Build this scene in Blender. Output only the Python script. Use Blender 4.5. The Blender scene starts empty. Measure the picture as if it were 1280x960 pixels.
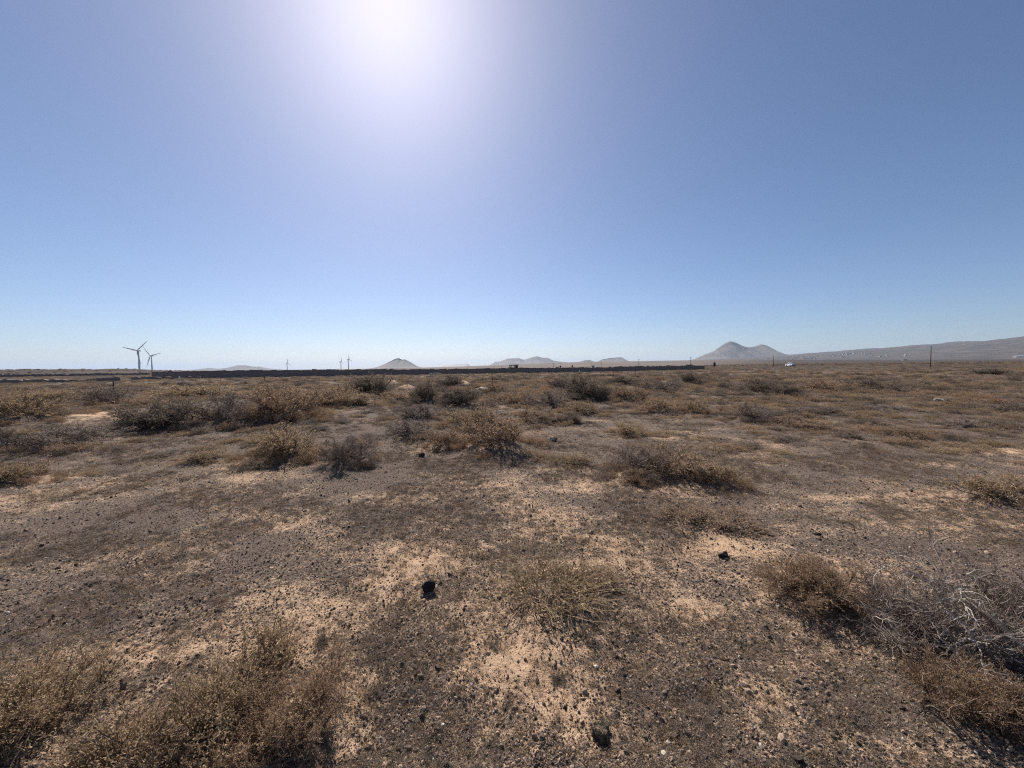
import bpy, math, random
import numpy as np
from mathutils import Vector, Matrix, Euler

SC = bpy.context.scene
COL = SC.collection
R = math.radians
random.seed(7)
RNG = np.random.default_rng(11)

# ------------------------------------------------------------------ camera
EYE = 1.6
PITCH, ROLL, FPX = R(-2.56), R(0.75), 481.0
cam_d = bpy.data.cameras.new('camera')
cam = bpy.data.objects.new('camera', cam_d)
COL.objects.link(cam)
cam_d.sensor_width = 36.0
cam_d.lens = 36.0 * FPX / 1280.0
cam_d.clip_start = 0.05
cam_d.clip_end = 80000
cam.matrix_world = (Matrix.Translation((0, 0, EYE)) @ Matrix.Rotation(R(90) + PITCH, 4, 'X')
                    @ Matrix.Rotation(-ROLL, 4, 'Z'))
SC.camera = cam

# ------------------------------------------------------------------ sky and sun
SUN_EL, SUN_AZ = R(43.0), R(-16.9)          # azimuth from +Y towards +X
world = bpy.data.worlds.new('World')
SC.world = world
world.use_nodes = True
wn, wl = world.node_tree.nodes, world.node_tree.links
for n in list(wn):
    wn.remove(n)
w_out = wn.new('ShaderNodeOutputWorld')
w_bg = wn.new('ShaderNodeBackground')
w_sky = wn.new('ShaderNodeTexSky')
w_sky.sky_type = 'NISHITA'
w_sky.sun_disc = False
w_sky.sun_elevation = SUN_EL
w_sky.sun_rotation = SUN_AZ
w_sky.altitude = 0
w_sky.air_density = 0.8
w_sky.dust_density = 0.64
w_sky.ozone_density = 7.5
w_bg.inputs['Strength'].default_value = 0.082
w_tint = wn.new('ShaderNodeMix')                 # camera white balance
w_tint.data_type = 'RGBA'; w_tint.blend_type = 'MULTIPLY'
w_tint.inputs[0].default_value = 1.0
w_tint.inputs[7].default_value = (1.075, 0.95, 0.875, 1)
wl.new(w_sky.outputs[0], w_tint.inputs[6])
wl.new(w_tint.outputs[2], w_bg.inputs['Color'])
wl.new(w_bg.outputs[0], w_out.inputs['Surface'])

sun_d = bpy.data.lights.new('sun', 'SUN')
sun_d.energy = 5.0
sun_d.angle = R(0.53)
sun_d.color = (1.0, 0.95, 0.87)
sun = bpy.data.objects.new('sun', sun_d)
COL.objects.link(sun)
SDIR = Vector((math.sin(SUN_AZ) * math.cos(SUN_EL), math.cos(SUN_AZ) * math.cos(SUN_EL), math.sin(SUN_EL)))
sun.rotation_euler = SDIR.to_track_quat('Z', 'Y').to_euler()
sun.location = (-40, 130, 120)

SC.render.engine = 'CYCLES'
SC.view_settings.view_transform = 'Standard'
SC.view_settings.look = 'None'
SC.view_settings.gamma = 1.0
SC.view_settings.exposure = 0.50
SC.cycles.use_denoising = False
SC.cycles.use_adaptive_sampling = False
SC.cycles.pixel_filter_type = 'BLACKMAN_HARRIS'
SC.cycles.filter_width = 1.2
SC.cycles.max_bounces = 4
SC.cycles.diffuse_bounces = 3
SC.cycles.transmission_bounces = 3
SC.cycles.glossy_bounces = 2
SC.cycles.volume_bounces = 0

# ------------------------------------------------------------------ helpers: where a sight line meets the land
def ray(px, py):
    x, y = (px - 640) / FPX, -(py - 480) / FPX
    c, s = math.cos(ROLL), math.sin(ROLL)
    xr, yr = x * c + y * s, -x * s + y * c
    v = np.array([xr, math.cos(PITCH) - yr * math.sin(PITCH), math.sin(PITCH) + yr * math.cos(PITCH)])
    return v / v[1]                       # scaled so that y = 1 (depth)

def ground_at(px, py):
    v = ray(px, py)
    d = EYE / -v[2]
    return v[0] * d, d

def at_depth(px, py, d):
    v = ray(px, py)
    return v[0] * d, d, EYE + v[2] * d

# ------------------------------------------------------------------ numpy noise
def _hash(ix, iy, seed):
    h = (ix.astype(np.int64) * 374761393 + iy.astype(np.int64) * 668265263 + seed * 1442695041) & 0xffffffff
    h = ((h ^ (h >> 13)) * 1274126177) & 0xffffffff
    h = h ^ (h >> 16)
    return (h & 0xffff) / 65535.0

def vnoise(x, y, seed=0):
    x = np.asarray(x, float); y = np.asarray(y, float)
    ix, iy = np.floor(x), np.floor(y)
    fx, fy = x - ix, y - iy
    u, v = fx * fx * fx * (fx * (fx * 6 - 15) + 10), fy * fy * fy * (fy * (fy * 6 - 15) + 10)
    a, b = _hash(ix, iy, seed), _hash(ix + 1, iy, seed)
    c, d = _hash(ix, iy + 1, seed), _hash(ix + 1, iy + 1, seed)
    return (a + (b - a) * u) * (1 - v) + (c + (d - c) * u) * v

def fbm(x, y, octv=4, seed=0, gain=0.5):
    x = np.asarray(x, float); y = np.asarray(y, float)
    s = np.zeros(np.broadcast(x, y).shape); a = 1.0; t = 0.0
    for o in range(octv):
        c, sn = math.cos(0.6 * o), math.sin(0.6 * o)
        s = s + a * vnoise((x * c - y * sn) * 2 ** o + 17.3 * o, (x * sn + y * c) * 2 ** o + 9.1 * o, seed + o)
        t += a; a *= gain
    return s / t

def sstep(a, b, x):
    t = np.clip((x - a) / (b - a), 0, 1)
    return t * t * (3 - 2 * t)

# ------------------------------------------------------------------ object helpers
def tag(o, label=None, cat=None, group=None, kind=None):
    if label: o['label'] = label
    if cat: o['category'] = cat
    if group: o['group'] = group
    if kind: o['kind'] = kind
    return o

def link(name, me, mat=None, parent=None):
    o = bpy.data.objects.new(name, me)
    COL.objects.link(o)
    if me is not None and mat is not None and not me.materials:
        me.materials.append(mat)
    if parent is not None:
        o.parent = parent
    return o

def empty(name, loc=(0, 0, 0), rz=0.0):
    o = bpy.data.objects.new(name, None)
    o.empty_display_size = 0.2
    COL.objects.link(o)
    o.location = loc
    o.rotation_euler = (0, 0, rz)
    return o

def np_mesh(name, verts, faces, smooth=False, attrs=None):
    """faces: array (n,3) or (n,4), or a list of such arrays"""
    if not isinstance(faces, list): faces = [faces]
    faces = [np.asarray(f, dtype=np.int32) for f in faces if len(f)]
    me = bpy.data.meshes.new(name)
    verts = np.asarray(verts, dtype=np.float32)
    nl = sum(f.size for f in faces); npol = sum(len(f) for f in faces)
    me.vertices.add(len(verts)); me.vertices.foreach_set('co', verts.ravel())
    me.loops.add(nl); me.polygons.add(npol)
    me.loops.foreach_set('vertex_index', np.concatenate([f.ravel() for f in faces]))
    tot = np.concatenate([np.full(len(f), f.shape[1], np.int32) for f in faces])
    start = np.concatenate([[0], np.cumsum(tot)[:-1]]).astype(np.int32)
    me.polygons.foreach_set('loop_start', start)
    me.polygons.foreach_set('loop_total', tot)
    me.polygons.foreach_set('use_smooth', np.full(npol, smooth, bool))
    me.update(calc_edges=True)
    for k, a in (attrs or {}).items():
        at = me.attributes.new(k, 'FLOAT', 'POINT')
        at.data.foreach_set('value', np.asarray(a, np.float32))
    me.validate()
    return me

class MB:
    """collects boxes / prisms / tubes into one mesh"""
    def __init__(self): self.v, self.f = [], []
    def add(self, vs, fs):
        b = len(self.v); self.v += [tuple(p) for p in vs]; self.f += [tuple(b + i for i in f) for f in fs]; return self
    def box(self, x0, x1, y0, y1, z0, z1):
        vs = [(x, y, z) for z in (z0, z1) for y in (y0, y1) for x in (x0, x1)]
        return self.add(vs, [(0, 2, 3, 1), (4, 5, 7, 6), (0, 1, 5, 4), (2, 6, 7, 3), (0, 4, 6, 2), (1, 3, 7, 5)])
    def rings(self, rings, cap=True):
        n = len(rings[0]); b = len(self.v)
        for r in rings: self.v += [tuple(p) for p in r]
        for k in range(len(rings) - 1):
            for i in range(n):
                j = (i + 1) % n
                self.f.append((b + k * n + i, b + k * n + j, b + (k + 1) * n + j, b + (k + 1) * n + i))
        if cap:
            self.f.append(tuple(b + i for i in reversed(range(n))))
            self.f.append(tuple(b + (len(rings) - 1) * n + i for i in range(n)))
        return self
    def cyl(self, pts, radii, n=10):
        rs = []
        for k, p in enumerate(pts):
            p = Vector(p)
            t = Vector(pts[min(k + 1, len(pts) - 1)]) - Vector(pts[max(k - 1, 0)])
            t.normalize()
            a = t.orthogonal().normalized(); c = t.cross(a)
            rs.append([p + (a * math.cos(2 * math.pi * i / n) + c * math.sin(2 * math.pi * i / n)) * radii[k] for i in range(n)])
        return self.rings(rs)
    def mesh(self, name, smooth=False):
        me = bpy.data.meshes.new(name)
        me.from_pydata(self.v, [], self.f)
        if smooth: me.polygons.foreach_set('use_smooth', [True] * len(self.f))
        me.update()
        return me
    def build(self, name, mat, parent=None, smooth=False):
        return link(name, self.mesh(name, smooth), mat, parent)

# ------------------------------------------------------------------ materials
def new_mat(name):
    m = bpy.data.materials.new(name)
    m.use_nodes = True
    nt = m.node_tree
    b = nt.nodes['Principled BSDF']
    b.inputs['Roughness'].default_value = 0.85
    b.inputs['Specular IOR Level'].default_value = 0.2
    return m, nt.nodes, nt.links, b

def ramp(N, stops, interp='LINEAR'):
    r = N.new('ShaderNodeValToRGB')
    r.color_ramp.interpolation = interp
    e = r.color_ramp.elements
    while len(e) < len(stops): e.new(0.5)
    for k, (p, c) in enumerate(stops):
        e[k].position = p
        e[k].color = (*c, 1) if len(c) == 3 else c
    return r

def noise(N, L, vec, scale, detail=5, rough=0.6):
    n = N.new('ShaderNodeTexNoise')
    n.inputs['Scale'].default_value = scale
    n.inputs['Detail'].default_value = detail
    n.inputs['Roughness'].default_value = rough
    if vec is not None: L.new(vec, n.inputs['Vector'])
    return n.outputs['Fac']

def math_n(N, L, op, a, b=None, clamp=False):
    m = N.new('ShaderNodeMath'); m.operation = op; m.use_clamp = clamp
    for i, x in enumerate((a, b)):
        if x is None: continue
        if isinstance(x, (int, float)): m.inputs[i].default_value = x
        else: L.new(x, m.inputs[i])
    return m.outputs[0]

def mixc(N, L, fac, a, b, mode='MIX'):
    m = N.new('ShaderNodeMix'); m.data_type = 'RGBA'; m.blend_type = mode
    for sock, x in ((m.inputs[0], fac), (m.inputs[6], a), (m.inputs[7], b)):
        if isinstance(x, (int, float)): sock.default_value = x
        elif isinstance(x, tuple): sock.default_value = (*x, 1)
        else: L.new(x, sock)
    return m.outputs[2]

def plain_mat(name, c1, c2, scale=3.0, rough=0.85, bump=0.0, metal=0.0):
    m, N, L, b = new_mat(name)
    tc = N.new('ShaderNodeTexCoord')
    f = noise(N, L, tc.outputs['Object'], scale)
    r = ramp(N, [(0.3, c1), (0.7, c2)]); L.new(f, r.inputs[0])
    L.new(r.outputs[0], b.inputs['Base Color'])
    b.inputs['Roughness'].default_value = rough
    b.inputs['Metallic'].default_value = metal
    if bump:
        bp = N.new('ShaderNodeBump'); bp.inputs['Strength'].default_value = bump
        L.new(noise(N, L, tc.outputs['Object'], scale * 4, 6), bp.inputs['Height'])
        L.new(bp.outputs[0], b.inputs['Normal'])
    return m

def plant_mat(name, stops, transl=0.25, rough=0.8):
    """dry foliage or twigs: tint attribute (one value per twig) + one value per plant drive the colour"""
    m, N, L, b = new_mat(name)
    at = N.new('ShaderNodeAttribute'); at.attribute_name = 'tint'
    oi = N.new('ShaderNodeObjectInfo')
    v = math_n(N, L, 'ADD', math_n(N, L, 'MULTIPLY', at.outputs['Fac'], 0.72), math_n(N, L, 'MULTIPLY', oi.outputs['Random'], 0.28))
    r = ramp(N, stops); L.new(v, r.inputs[0])
    L.new(r.outputs[0], b.inputs['Base Color'])
    b.inputs['Roughness'].default_value = rough
    if transl > 0:
        t = N.new('ShaderNodeBsdfTranslucent'); L.new(r.outputs[0], t.inputs['Color'])
        mx = N.new('ShaderNodeMixShader'); mx.inputs[0].default_value = transl
        L.new(b.outputs[0], mx.inputs[1]); L.new(t.outputs[0], mx.inputs[2])
        L.new(mx.outputs[0], N['Material Output'].inputs['Surface'])
    return m

M = {}
M['bark'] = plant_mat('dry_bark', [(0, (0.07, 0.055, 0.045)), (0.6, (0.15, 0.115, 0.09)), (1, (0.26, 0.21, 0.17))], 0)
M['grey'] = plant_mat('grey_thorn_twigs', [(0, (0.15, 0.11, 0.088)), (0.5, (0.32, 0.245, 0.20)), (1, (0.53, 0.425, 0.35))], 0.2)
M['rust'] = plant_mat('rusty_dry_leaves', [(0, (0.16, 0.10, 0.065)), (0.45, (0.35, 0.235, 0.155)), (0.8, (0.50, 0.36, 0.24)), (1, (0.62, 0.48, 0.335))], 0.4)
M['olive'] = plant_mat('olive_dry_leaves', [(0, (0.17, 0.118, 0.077)), (0.5, (0.38, 0.27, 0.168)), (0.85, (0.53, 0.395, 0.25)), (1, (0.66, 0.53, 0.36))], 0.4)
M['dark'] = plant_mat('dark_scrub_leaves', [(0, (0.085, 0.066, 0.05)), (0.5, (0.205, 0.158, 0.118)), (1, (0.37, 0.29, 0.22))], 0.25)
M['straw'] = plant_mat('straw_blades', [(0, (0.17, 0.11, 0.06)), (0.5, (0.33, 0.235, 0.13)), (1, (0.52, 0.41, 0.26))], 0.3)
M['dead'] = plant_mat('bleached_dead_wood', [(0, (0.15, 0.115, 0.09)), (0.5, (0.27, 0.22, 0.18)), (1, (0.53, 0.46, 0.40))], 0)

# ------------------------------------------------------------------ the land
# shrubs collect blown sand: each placed shrub adds a mound (x, y, radius, height)
MOUNDS = []

def height(x, y, fine=True):
    x = np.asarray(x, float); y = np.asarray(y, float)
    r = np.hypot(x, y)
    near = sstep(2.0, 14.0, r); far = 1 - sstep(60.0, 140.0, r)
    z = (fbm(x / 17, y / 17, 3, 3) - 0.5) * 0.30 * near * (0.35 + 0.65 * far)
    z = z + (fbm(x / 4.3, y / 4.3, 3, 8) - 0.5) * 0.16 * (0.35 + 0.65 * near) * (0.25 + 0.75 * far)
    if fine:
        z = z + (fbm(x / 0.9, y / 0.9, 4, 21) - 0.5) * 0.095 * far
        z = z + (fbm(x / 0.16, y / 0.16, 3, 33) - 0.5) * 0.038 * (1 - sstep(10, 30, r))
    for mx, my, mr, mh in MOUNDS:
        d2 = ((x - mx) ** 2 + (y - my) ** 2) / (mr * mr)
        z = z + np.where(d2 < 6, mh * np.exp(-1.6 * np.minimum(d2, 6)), 0)
    # the far plain climbs gently towards the hills; a low rise of scrub far left
    z = z + 41.0 * sstep(700, 3900, y) * sstep(-1100, 900, x)
    z = z + 4.6 * sstep(-325, -410, x) * sstep(200, 330, y) * (1 - sstep(380, 520, y)) * (0.8 + 0.4 * fbm(x / 25, y / 25, 3, 5))
    return z

def h1(x, y, fine=False):
    return float(height(np.array([x]), np.array([y]), fine)[0])

SAND = [  # bare sandy patches on the crust: x, y, radius x, radius y, amount
]
def sand_px(px, py, wx, wy, a):
    x, y = ground_at(px, py)
    x2, _ = ground_at(px + wx, py)
    _, y2 = ground_at(px, py - wy)
    SAND.append((x, y, abs(x2 - x), abs(y2 - y), a * (.62 if 560 < py < 735 else 1.0)))
for s in [(430, 790, 50, 50, .40), (415, 900, 55, 60, .85), (690, 835, 130, 45, .50), (640, 800, 80, 40, .4), (740, 890, 110, 40, .42),
          (680, 645, 60, 18, .5), (920, 675, 70, 26, .55), (960, 880, 60, 40, .6), (1040, 800, 60, 35, .4), (980, 830, 40, 24, .4),
          (230, 690, 110, 16, .22), (120, 700, 90, 18, .2), (190, 815, 120, 20, .32), (430, 690, 50, 18, .3), (330, 655, 70, 12, .2),
          (660, 610, 120, 10, .4), (1200, 655, 120, 14, .4), (1130, 620, 90, 10, .3), (60, 600, 80, 10, .4), (150, 568, 60, 8, .5),
          (330, 580, 50, 5, .5), (100, 522, 60, 6, .55), (150, 508, 40, 4, .5), (1140, 487, 50, 4, .6), (1230, 492, 60, 4, .55),
          (580, 560, 60, 5, .3), (820, 545, 60, 4, .3), (1000, 640, 60, 10, .3), (550, 620, 90, 9, .35), (760, 690, 60, 20, .35),
          (560, 900, 70, 60, .3), (860, 760, 60, 30, .3), (1100, 930, 60, 30, .4), (540, 700, 70, 24, .35), (1270, 560, 50, 6, .5),
          (605, 497, 30, 2.5, .6), (860, 480, 14, 2, .5), (50, 640, 120, 12, .3)]:
    sand_px(*s)

def sandiness(x, y):
    r = np.hypot(x, y)
    s = 0.15 + .14 * (1 - sstep(2.2, 4.2, r)) + (fbm(x / 2.2, y / 1.4, 4, 50) - 0.5) * 0.8 + (fbm(x / 0.45, y / 0.30, 4, 60) - 0.5) * 0.75
    for sx, sy, rx, ry, a in SAND:
        d2 = ((x - sx) / rx) ** 2 + ((y - sy) / ry) ** 2
        s = s + np.where(d2 < 5, 1.05 * a * np.exp(-1.1 * np.minimum(d2, 5)), 0)
    return s - 0.12 * sstep(5, 16, r) - .25 * sstep(22, 50, r)

def make_ground():
    m, N, L, b = new_mat('sand_and_crust')
    tc = N.new('ShaderNodeTexCoord'); ob = tc.outputs['Object']
    at = N.new('ShaderNodeAttribute'); at.attribute_name = 'sand'
    fa = N.new('ShaderNodeAttribute'); fa.attribute_name = 'plain'
    ta = N.new('ShaderNodeAttribute'); ta.attribute_name = 'tan'
    n1 = noise(N, L, ob, 9.0, 6, 0.7); n2 = noise(N, L, ob, 55.0, 5, 0.65); n3 = noise(N, L, ob, 190.0, 3, 0.6)
    nb = noise(N, L, ob, 0.35, 5, 0.6)
    v = math_n(N, L, 'ADD', at.outputs['Fac'], math_n(N, L, 'MULTIPLY', math_n(N, L, 'SUBTRACT', n1, 0.5), 1.1))
    v = math_n(N, L, 'ADD', v, math_n(N, L, 'MULTIPLY', math_n(N, L, 'SUBTRACT', n2, 0.5), 2.1))
    v = math_n(N, L, 'ADD', v, math_n(N, L, 'MULTIPLY', math_n(N, L, 'SUBTRACT', n3, 0.5), 1.3))
    fac = ramp(N, [(0.30, (0, 0, 0)), (0.62, (1, 1, 1))]); L.new(v, fac.inputs[0])
    crust = ramp(N, [(0.28, (0.05, 0.037, 0.030)), (0.5, (0.135, 0.101, 0.080)), (0.72, (0.28, 0.212, 0.165))]); L.new(n2, crust.inputs[0])
    sand = ramp(N, [(0.25, (0.38, 0.24, 0.15)), (0.5, (0.52, 0.345, 0.222)), (0.75, (0.62, 0.44, 0.30))]); L.new(n1, sand.inputs[0])
    c = mixc(N, L, fac.outputs[0], crust.outputs[0], sand.outputs[0])
    farc = ramp(N, [(0.3, (0.10, 0.075, 0.06)), (0.55, (0.17, 0.13, 0.105)), (0.8, (0.25, 0.195, 0.16))])
    mp = N.new('ShaderNodeMapping'); mp.inputs['Scale'].default_value = (1, 0.35, 1); L.new(ob, mp.inputs['Vector'])
    L.new(noise(N, L, mp.outputs[0], 0.006, 8, 0.65), farc.inputs[0])
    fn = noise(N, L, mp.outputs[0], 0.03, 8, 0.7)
    scrub_shaded = ramp(N, [(0.3, (0.040, 0.029, 0.022)), (0.55, (0.066, 0.048, 0.036)), (0.75, (0.115, 0.086, 0.066))]); L.new(fn, scrub_shaded.inputs[0])  # brown scrubland, darkened to take in the shadows among its shrubs
    c = mixc(N, L, fa.outputs['Fac'], c, mixc(N, L, ta.outputs['Fac'], scrub_shaded.outputs[0], farc.outputs[0]))
    L.new(c, b.inputs['Base Color'])
    b.inputs['Roughness'].default_value = 0.95
    b.inputs['Specular IOR Level'].default_value = 0.1
    hsum = math_n(N, L, 'ADD', math_n(N, L, 'MULTIPLY', n2, 1.0), math_n(N, L, 'MULTIPLY', n3, 0.5))
    bp = N.new('ShaderNodeBump'); bp.inputs['Strength'].default_value = 0.9; bp.inputs['Distance'].default_value = 0.02
    L.new(hsum, bp.inputs['Height']); L.new(bp.outputs[0], b.inputs['Normal'])
    # one sheet: rings about the camera foot, fine where the photo looks, out to the horizon
    rad = [0.0, 0.25, 0.5, 0.75]; r = 1.0
    while r < 26000:
        rad.append(r)
        r *= 1.011 if r < 12 else (1.016 if r < 150 else 1.05)
    rad.append(26000)
    ang = np.concatenate([np.radians(np.linspace(-64, 64, 560)), np.radians(np.linspace(64, 296, 60))[1:-1]])
    rad = np.array(rad[1:])
    A, Rr = np.meshgrid(ang, rad)
    X, Y = Rr * np.sin(A), Rr * np.cos(A)
    x = np.concatenate([[0], X.ravel()]); y = np.concatenate([[0], Y.ravel()])
    z = height(x, y)
    na, nr = len(ang), len(rad)
    idx = 1 + np.arange(na * nr).reshape(nr, na)
    nx = np.roll(idx, -1, axis=1)
    quads = np.stack([idx[:-1], idx[1:], nx[1:], nx[:-1]], -1).reshape(-1, 4)[:, ::-1]
    fan = np.stack([np.zeros(na, int), idx[0], nx[0]], -1)[:, ::-1]
    rr = np.hypot(x, y)
    q = x / np.maximum(y, 1)
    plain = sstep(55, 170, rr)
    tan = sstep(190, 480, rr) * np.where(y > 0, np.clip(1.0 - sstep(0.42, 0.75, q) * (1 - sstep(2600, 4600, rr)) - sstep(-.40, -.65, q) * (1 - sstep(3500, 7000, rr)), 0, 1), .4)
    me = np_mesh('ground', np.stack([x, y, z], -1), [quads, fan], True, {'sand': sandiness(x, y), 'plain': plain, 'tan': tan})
    o = link('ground', me, m)
    tag(o, kind='structure')
    return o

# ------------------------------------------------------------------ plants
def nrm(v): return v / np.maximum(np.linalg.norm(v, axis=-1, keepdims=True), 1e-9)

def grow(start, dirs, length, k, wig, lift, rng):
    """polylines: (n,k,3)"""
    n = len(start); P = np.zeros((n, k, 3)); P[:, 0] = start
    d = nrm(dirs)
    for i in range(1, k):
        d = nrm(d + rng.normal(0, wig, (n, 3)) + np.array([0, 0, lift]))
        P[:, i] = P[:, i - 1] + d * (length / (k - 1))[:, None]
    return P

def kids(P, per, rng, lo=0.25, spread=0.8, up=0.15):
    n, k, _ = P.shape
    idx = np.repeat(np.arange(n), per)
    t = rng.uniform(lo, 1.0, len(idx)) * (k - 1)
    i = np.minimum(t.astype(int), k - 2); f = (t - i)[:, None]
    a, b = P[idx, i], P[idx, i + 1]
    s = a * (1 - f) + b * f
    d = nrm(b - a) + rng.normal(0, spread, (len(idx), 3)) + np.array([0, 0, up])
    return s, d, idx

def tubes(P, r0, r1):
    n, k, _ = P.shape
    t = np.gradient(P, axis=1); t = nrm(t)
    ref = np.where(np.abs(t[..., 2:3]) > 0.9, np.array([1.0, 0, 0]), np.array([0, 0, 1.0]))
    a = nrm(np.cross(t, ref)); c = np.cross(t, a)
    rr = np.linspace(0, 1, k)[None, :] * (r1 - r0)[:, None] + r0[:, None]
    V = np.stack([P + (a * math.cos(q) + c * math.sin(q)) * rr[..., None] for q in (0, 2.0944, 4.18879)], 2)  # n,k,3,3
    V = V.reshape(-1, 3)
    base = (np.arange(n) * k * 3)[:, None, None] + (np.arange(k - 1) * 3)[None, :, None] + np.arange(3)[None, None, :]
    nxt = (np.arange(n) * k * 3)[:, None, None] + (np.arange(k - 1) * 3)[None, :, None] + ((np.arange(3) + 1) % 3)[None, None, :]
    F = np.stack([base, nxt, nxt + 3, base + 3], -1).reshape(-1, 4)
    return V, F, k * 3

def leaves(pos, size, aspect, rng, dirs=None):
    n = len(pos)
    a = nrm(rng.normal(0, 1, (n, 3)) + (0 if dirs is None else dirs * 1.5))
    b = nrm(np.cross(a, rng.normal(0, 1, (n, 3))))
    L_ = size[:, None]; W_ = (size * aspect)[:, None]
    V = np.stack([pos, pos + a * L_ * 0.5 + b * W_ * 0.5, pos + a * L_, pos + a * L_ * 0.5 - b * W_ * 0.5], 1).reshape(-1, 3)
    F = np.arange(4 * n).reshape(n, 4)
    return V, F

class Acc:
    def __init__(self): self.v, self.f, self.t, self.n = [], [], [], 0
    def add(self, V, F, tint):
        self.v.append(V); self.f.append(F + self.n); self.t.append(tint); self.n += len(V)
    def tube(self, P, r0, r1, rng, lo=0, hi=1):
        V, F, per = tubes(P, r0, r1)
        self.add(V, F, np.repeat(rng.uniform(lo, hi, len(P)), per))
    def leaf(self, pos, size, aspect, rng, dirs=None, lo=0, hi=1):
        V, F = leaves(pos, size, aspect, rng, dirs)
        self.add(V, F, np.repeat(rng.uniform(lo, hi, len(pos)), 4))
    def mesh(self, name):
        return np_mesh(name, np.concatenate(self.v), [np.concatenate(self.f)], False, {'tint': np.concatenate(self.t)})

def shrub_meshes(kind, seed, W=1.4, H=0.55, dens=1.0, lobes=4, fine=1.0, leaf=1.0):
    """(branches, foliage) of one shrub, W across and H high, standing on z = 0"""
    rng = np.random.default_rng(seed)
    wood, fol = Acc(), Acc()
    n0 = int(34 * dens)
    lc = np.stack([rng.uniform(-.28, .28, lobes) * W, rng.uniform(-.28, .28, lobes) * W, np.zeros(lobes)], -1)
    lh = rng.uniform(0.65, 1.0, lobes) * H; lh[0] = H
    which = rng.integers(0, lobes, n0)
    st = lc[which] * rng.uniform(0.3, 1.0, (n0, 1)) + rng.normal(0, 0.04 * W, (n0, 3)) * [1, 1, 0]
    az = rng.uniform(0, 2 * math.pi, n0); el = np.arcsin(rng.uniform(.06, .98, n0))
    d = np.stack([np.cos(az) * np.cos(el), np.sin(az) * np.cos(el), np.sin(el)], -1)
    rx = W * rng.uniform(0.24, 0.40, n0)
    ln = 1 / np.sqrt((np.cos(el) / rx) ** 2 + (np.sin(el) / lh[which]) ** 2) * rng.uniform(0.75, 1.1, n0)
    zig = 0.30 if kind == 'grey' else 0.2
    P0 = grow(st, d, ln, 5, zig * .8, 0.03, rng)
    P0[..., 2] = np.maximum(P0[..., 2], -0.02)
    wood.tube(P0, rng.uniform(.006, .012, n0) * W, rng.uniform(.002, .003, n0) * W, rng)
    s, d, _ = kids(P0, 7, rng, 0.2, 0.55)
    l1 = rng.uniform(0.10, 0.26, len(s)) * W * .8
    P1 = grow(s, d, l1, 4, zig, 0.05, rng)
    P1[..., 2] = np.maximum(P1[..., 2], 0.0)
    wood.tube(P1, rng.uniform(.0026, .0042, len(s)) * W, rng.uniform(.0010, .0016, len(s)) * W, rng)
    per = {'grey': 11, 'rust': 8, 'olive': 7, 'dark': 9}[kind]
    s, d, _ = kids(P1, int(per * fine), rng, 0.1, 0.9, 0.2)
    l2 = rng.uniform(0.04, 0.13, len(s)) * W * .8
    P2 = grow(s, d, l2, 3, zig * 1.5, 0.06, rng)
    P2[..., 2] = np.maximum(P2[..., 2], 0.005)
    fol.tube(P2, rng.uniform(.0011, .0019, len(s)) * W, rng.uniform(.0005, .0009, len(s)) * W, rng)
    per = {'grey': 0.8, 'rust': 3.2, 'olive': 3.6, 'dark': 5.0}[kind] * fine
    nl = int(len(P2) * per / max(leaf, .6))
    i = rng.integers(0, len(P2), nl); t = rng.uniform(0, 1, (nl, 1))
    pos = P2[i, 1] * (1 - t) + P2[i, 2] * t + rng.normal(0, .006 * W, (nl, 3))
    dd = nrm(P2[i, 2] - P2[i, 1])
    sz = {'grey': .012, 'rust': .017, 'olive': .020, 'dark': .018}[kind] * W * leaf
    fol.leaf(pos, rng.uniform(.6, 1.5, nl) * sz, .42, rng, dd)
    return wood.mesh(kind + '_branches'), fol.mesh(kind + '_foliage')

def tuft_mesh(seed, W=0.5, H=0.35, n=340, lean=0.6, rad=1.0):
    """dry grass: thin arching blades"""
    rng = np.random.default_rng(seed)
    a = Acc()
    az = rng.uniform(0, 2 * math.pi, n); rr = np.sqrt(rng.uniform(0, 1, n)) * W * .32
    st = np.stack([np.cos(az) * rr, np.sin(az) * rr, np.full(n, -.01)], -1)
    az2 = az + rng.normal(0, .8, n); ln = rng.uniform(.35, 1.0, n) * H * 1.15
    tl = rng.uniform(.05, 1.0, n) * lean
    d = np.stack([np.cos(az2) * tl, np.sin(az2) * tl, np.ones(n)], -1)
    P = grow(st, d, ln, 4, .16, -.07, rng)
    P[..., 2] = np.maximum(P[..., 2], -.01)
    a.tube(P, rng.uniform(.0010, .0020, n) * rad, np.full(n, .0006) * rad, rng)
    m = n * 2
    i = rng.integers(0, n, m); t = rng.uniform(0, 1, (m, 1))
    pos = P[i, 2] * (1 - t) + P[i, 3] * t
    a.leaf(pos, rng.uniform(.008, .022, m) * rad, .35, rng)
    return a.mesh('tuft_blades')

PROTO = {}
for k_, (kind, n_) in enumerate([('grey', 3), ('rust', 3), ('olive', 3), ('dark', 2)]):
    PROTO[kind] = []
    for j in range(n_):
        bm_, fm_ = shrub_meshes(kind, 100 + 10 * k_ + j, lobes=3 + j)
        bm_.materials.append(M['bark']); fm_.materials.append(M[kind])
        PROTO[kind].append((bm_, fm_))
PROTO['straw'] = []
for j in range(3):
    tm = tuft_mesh(300 + j); tm.materials.append(M['straw'])
    PROTO['straw'].append((None, tm))

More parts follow.
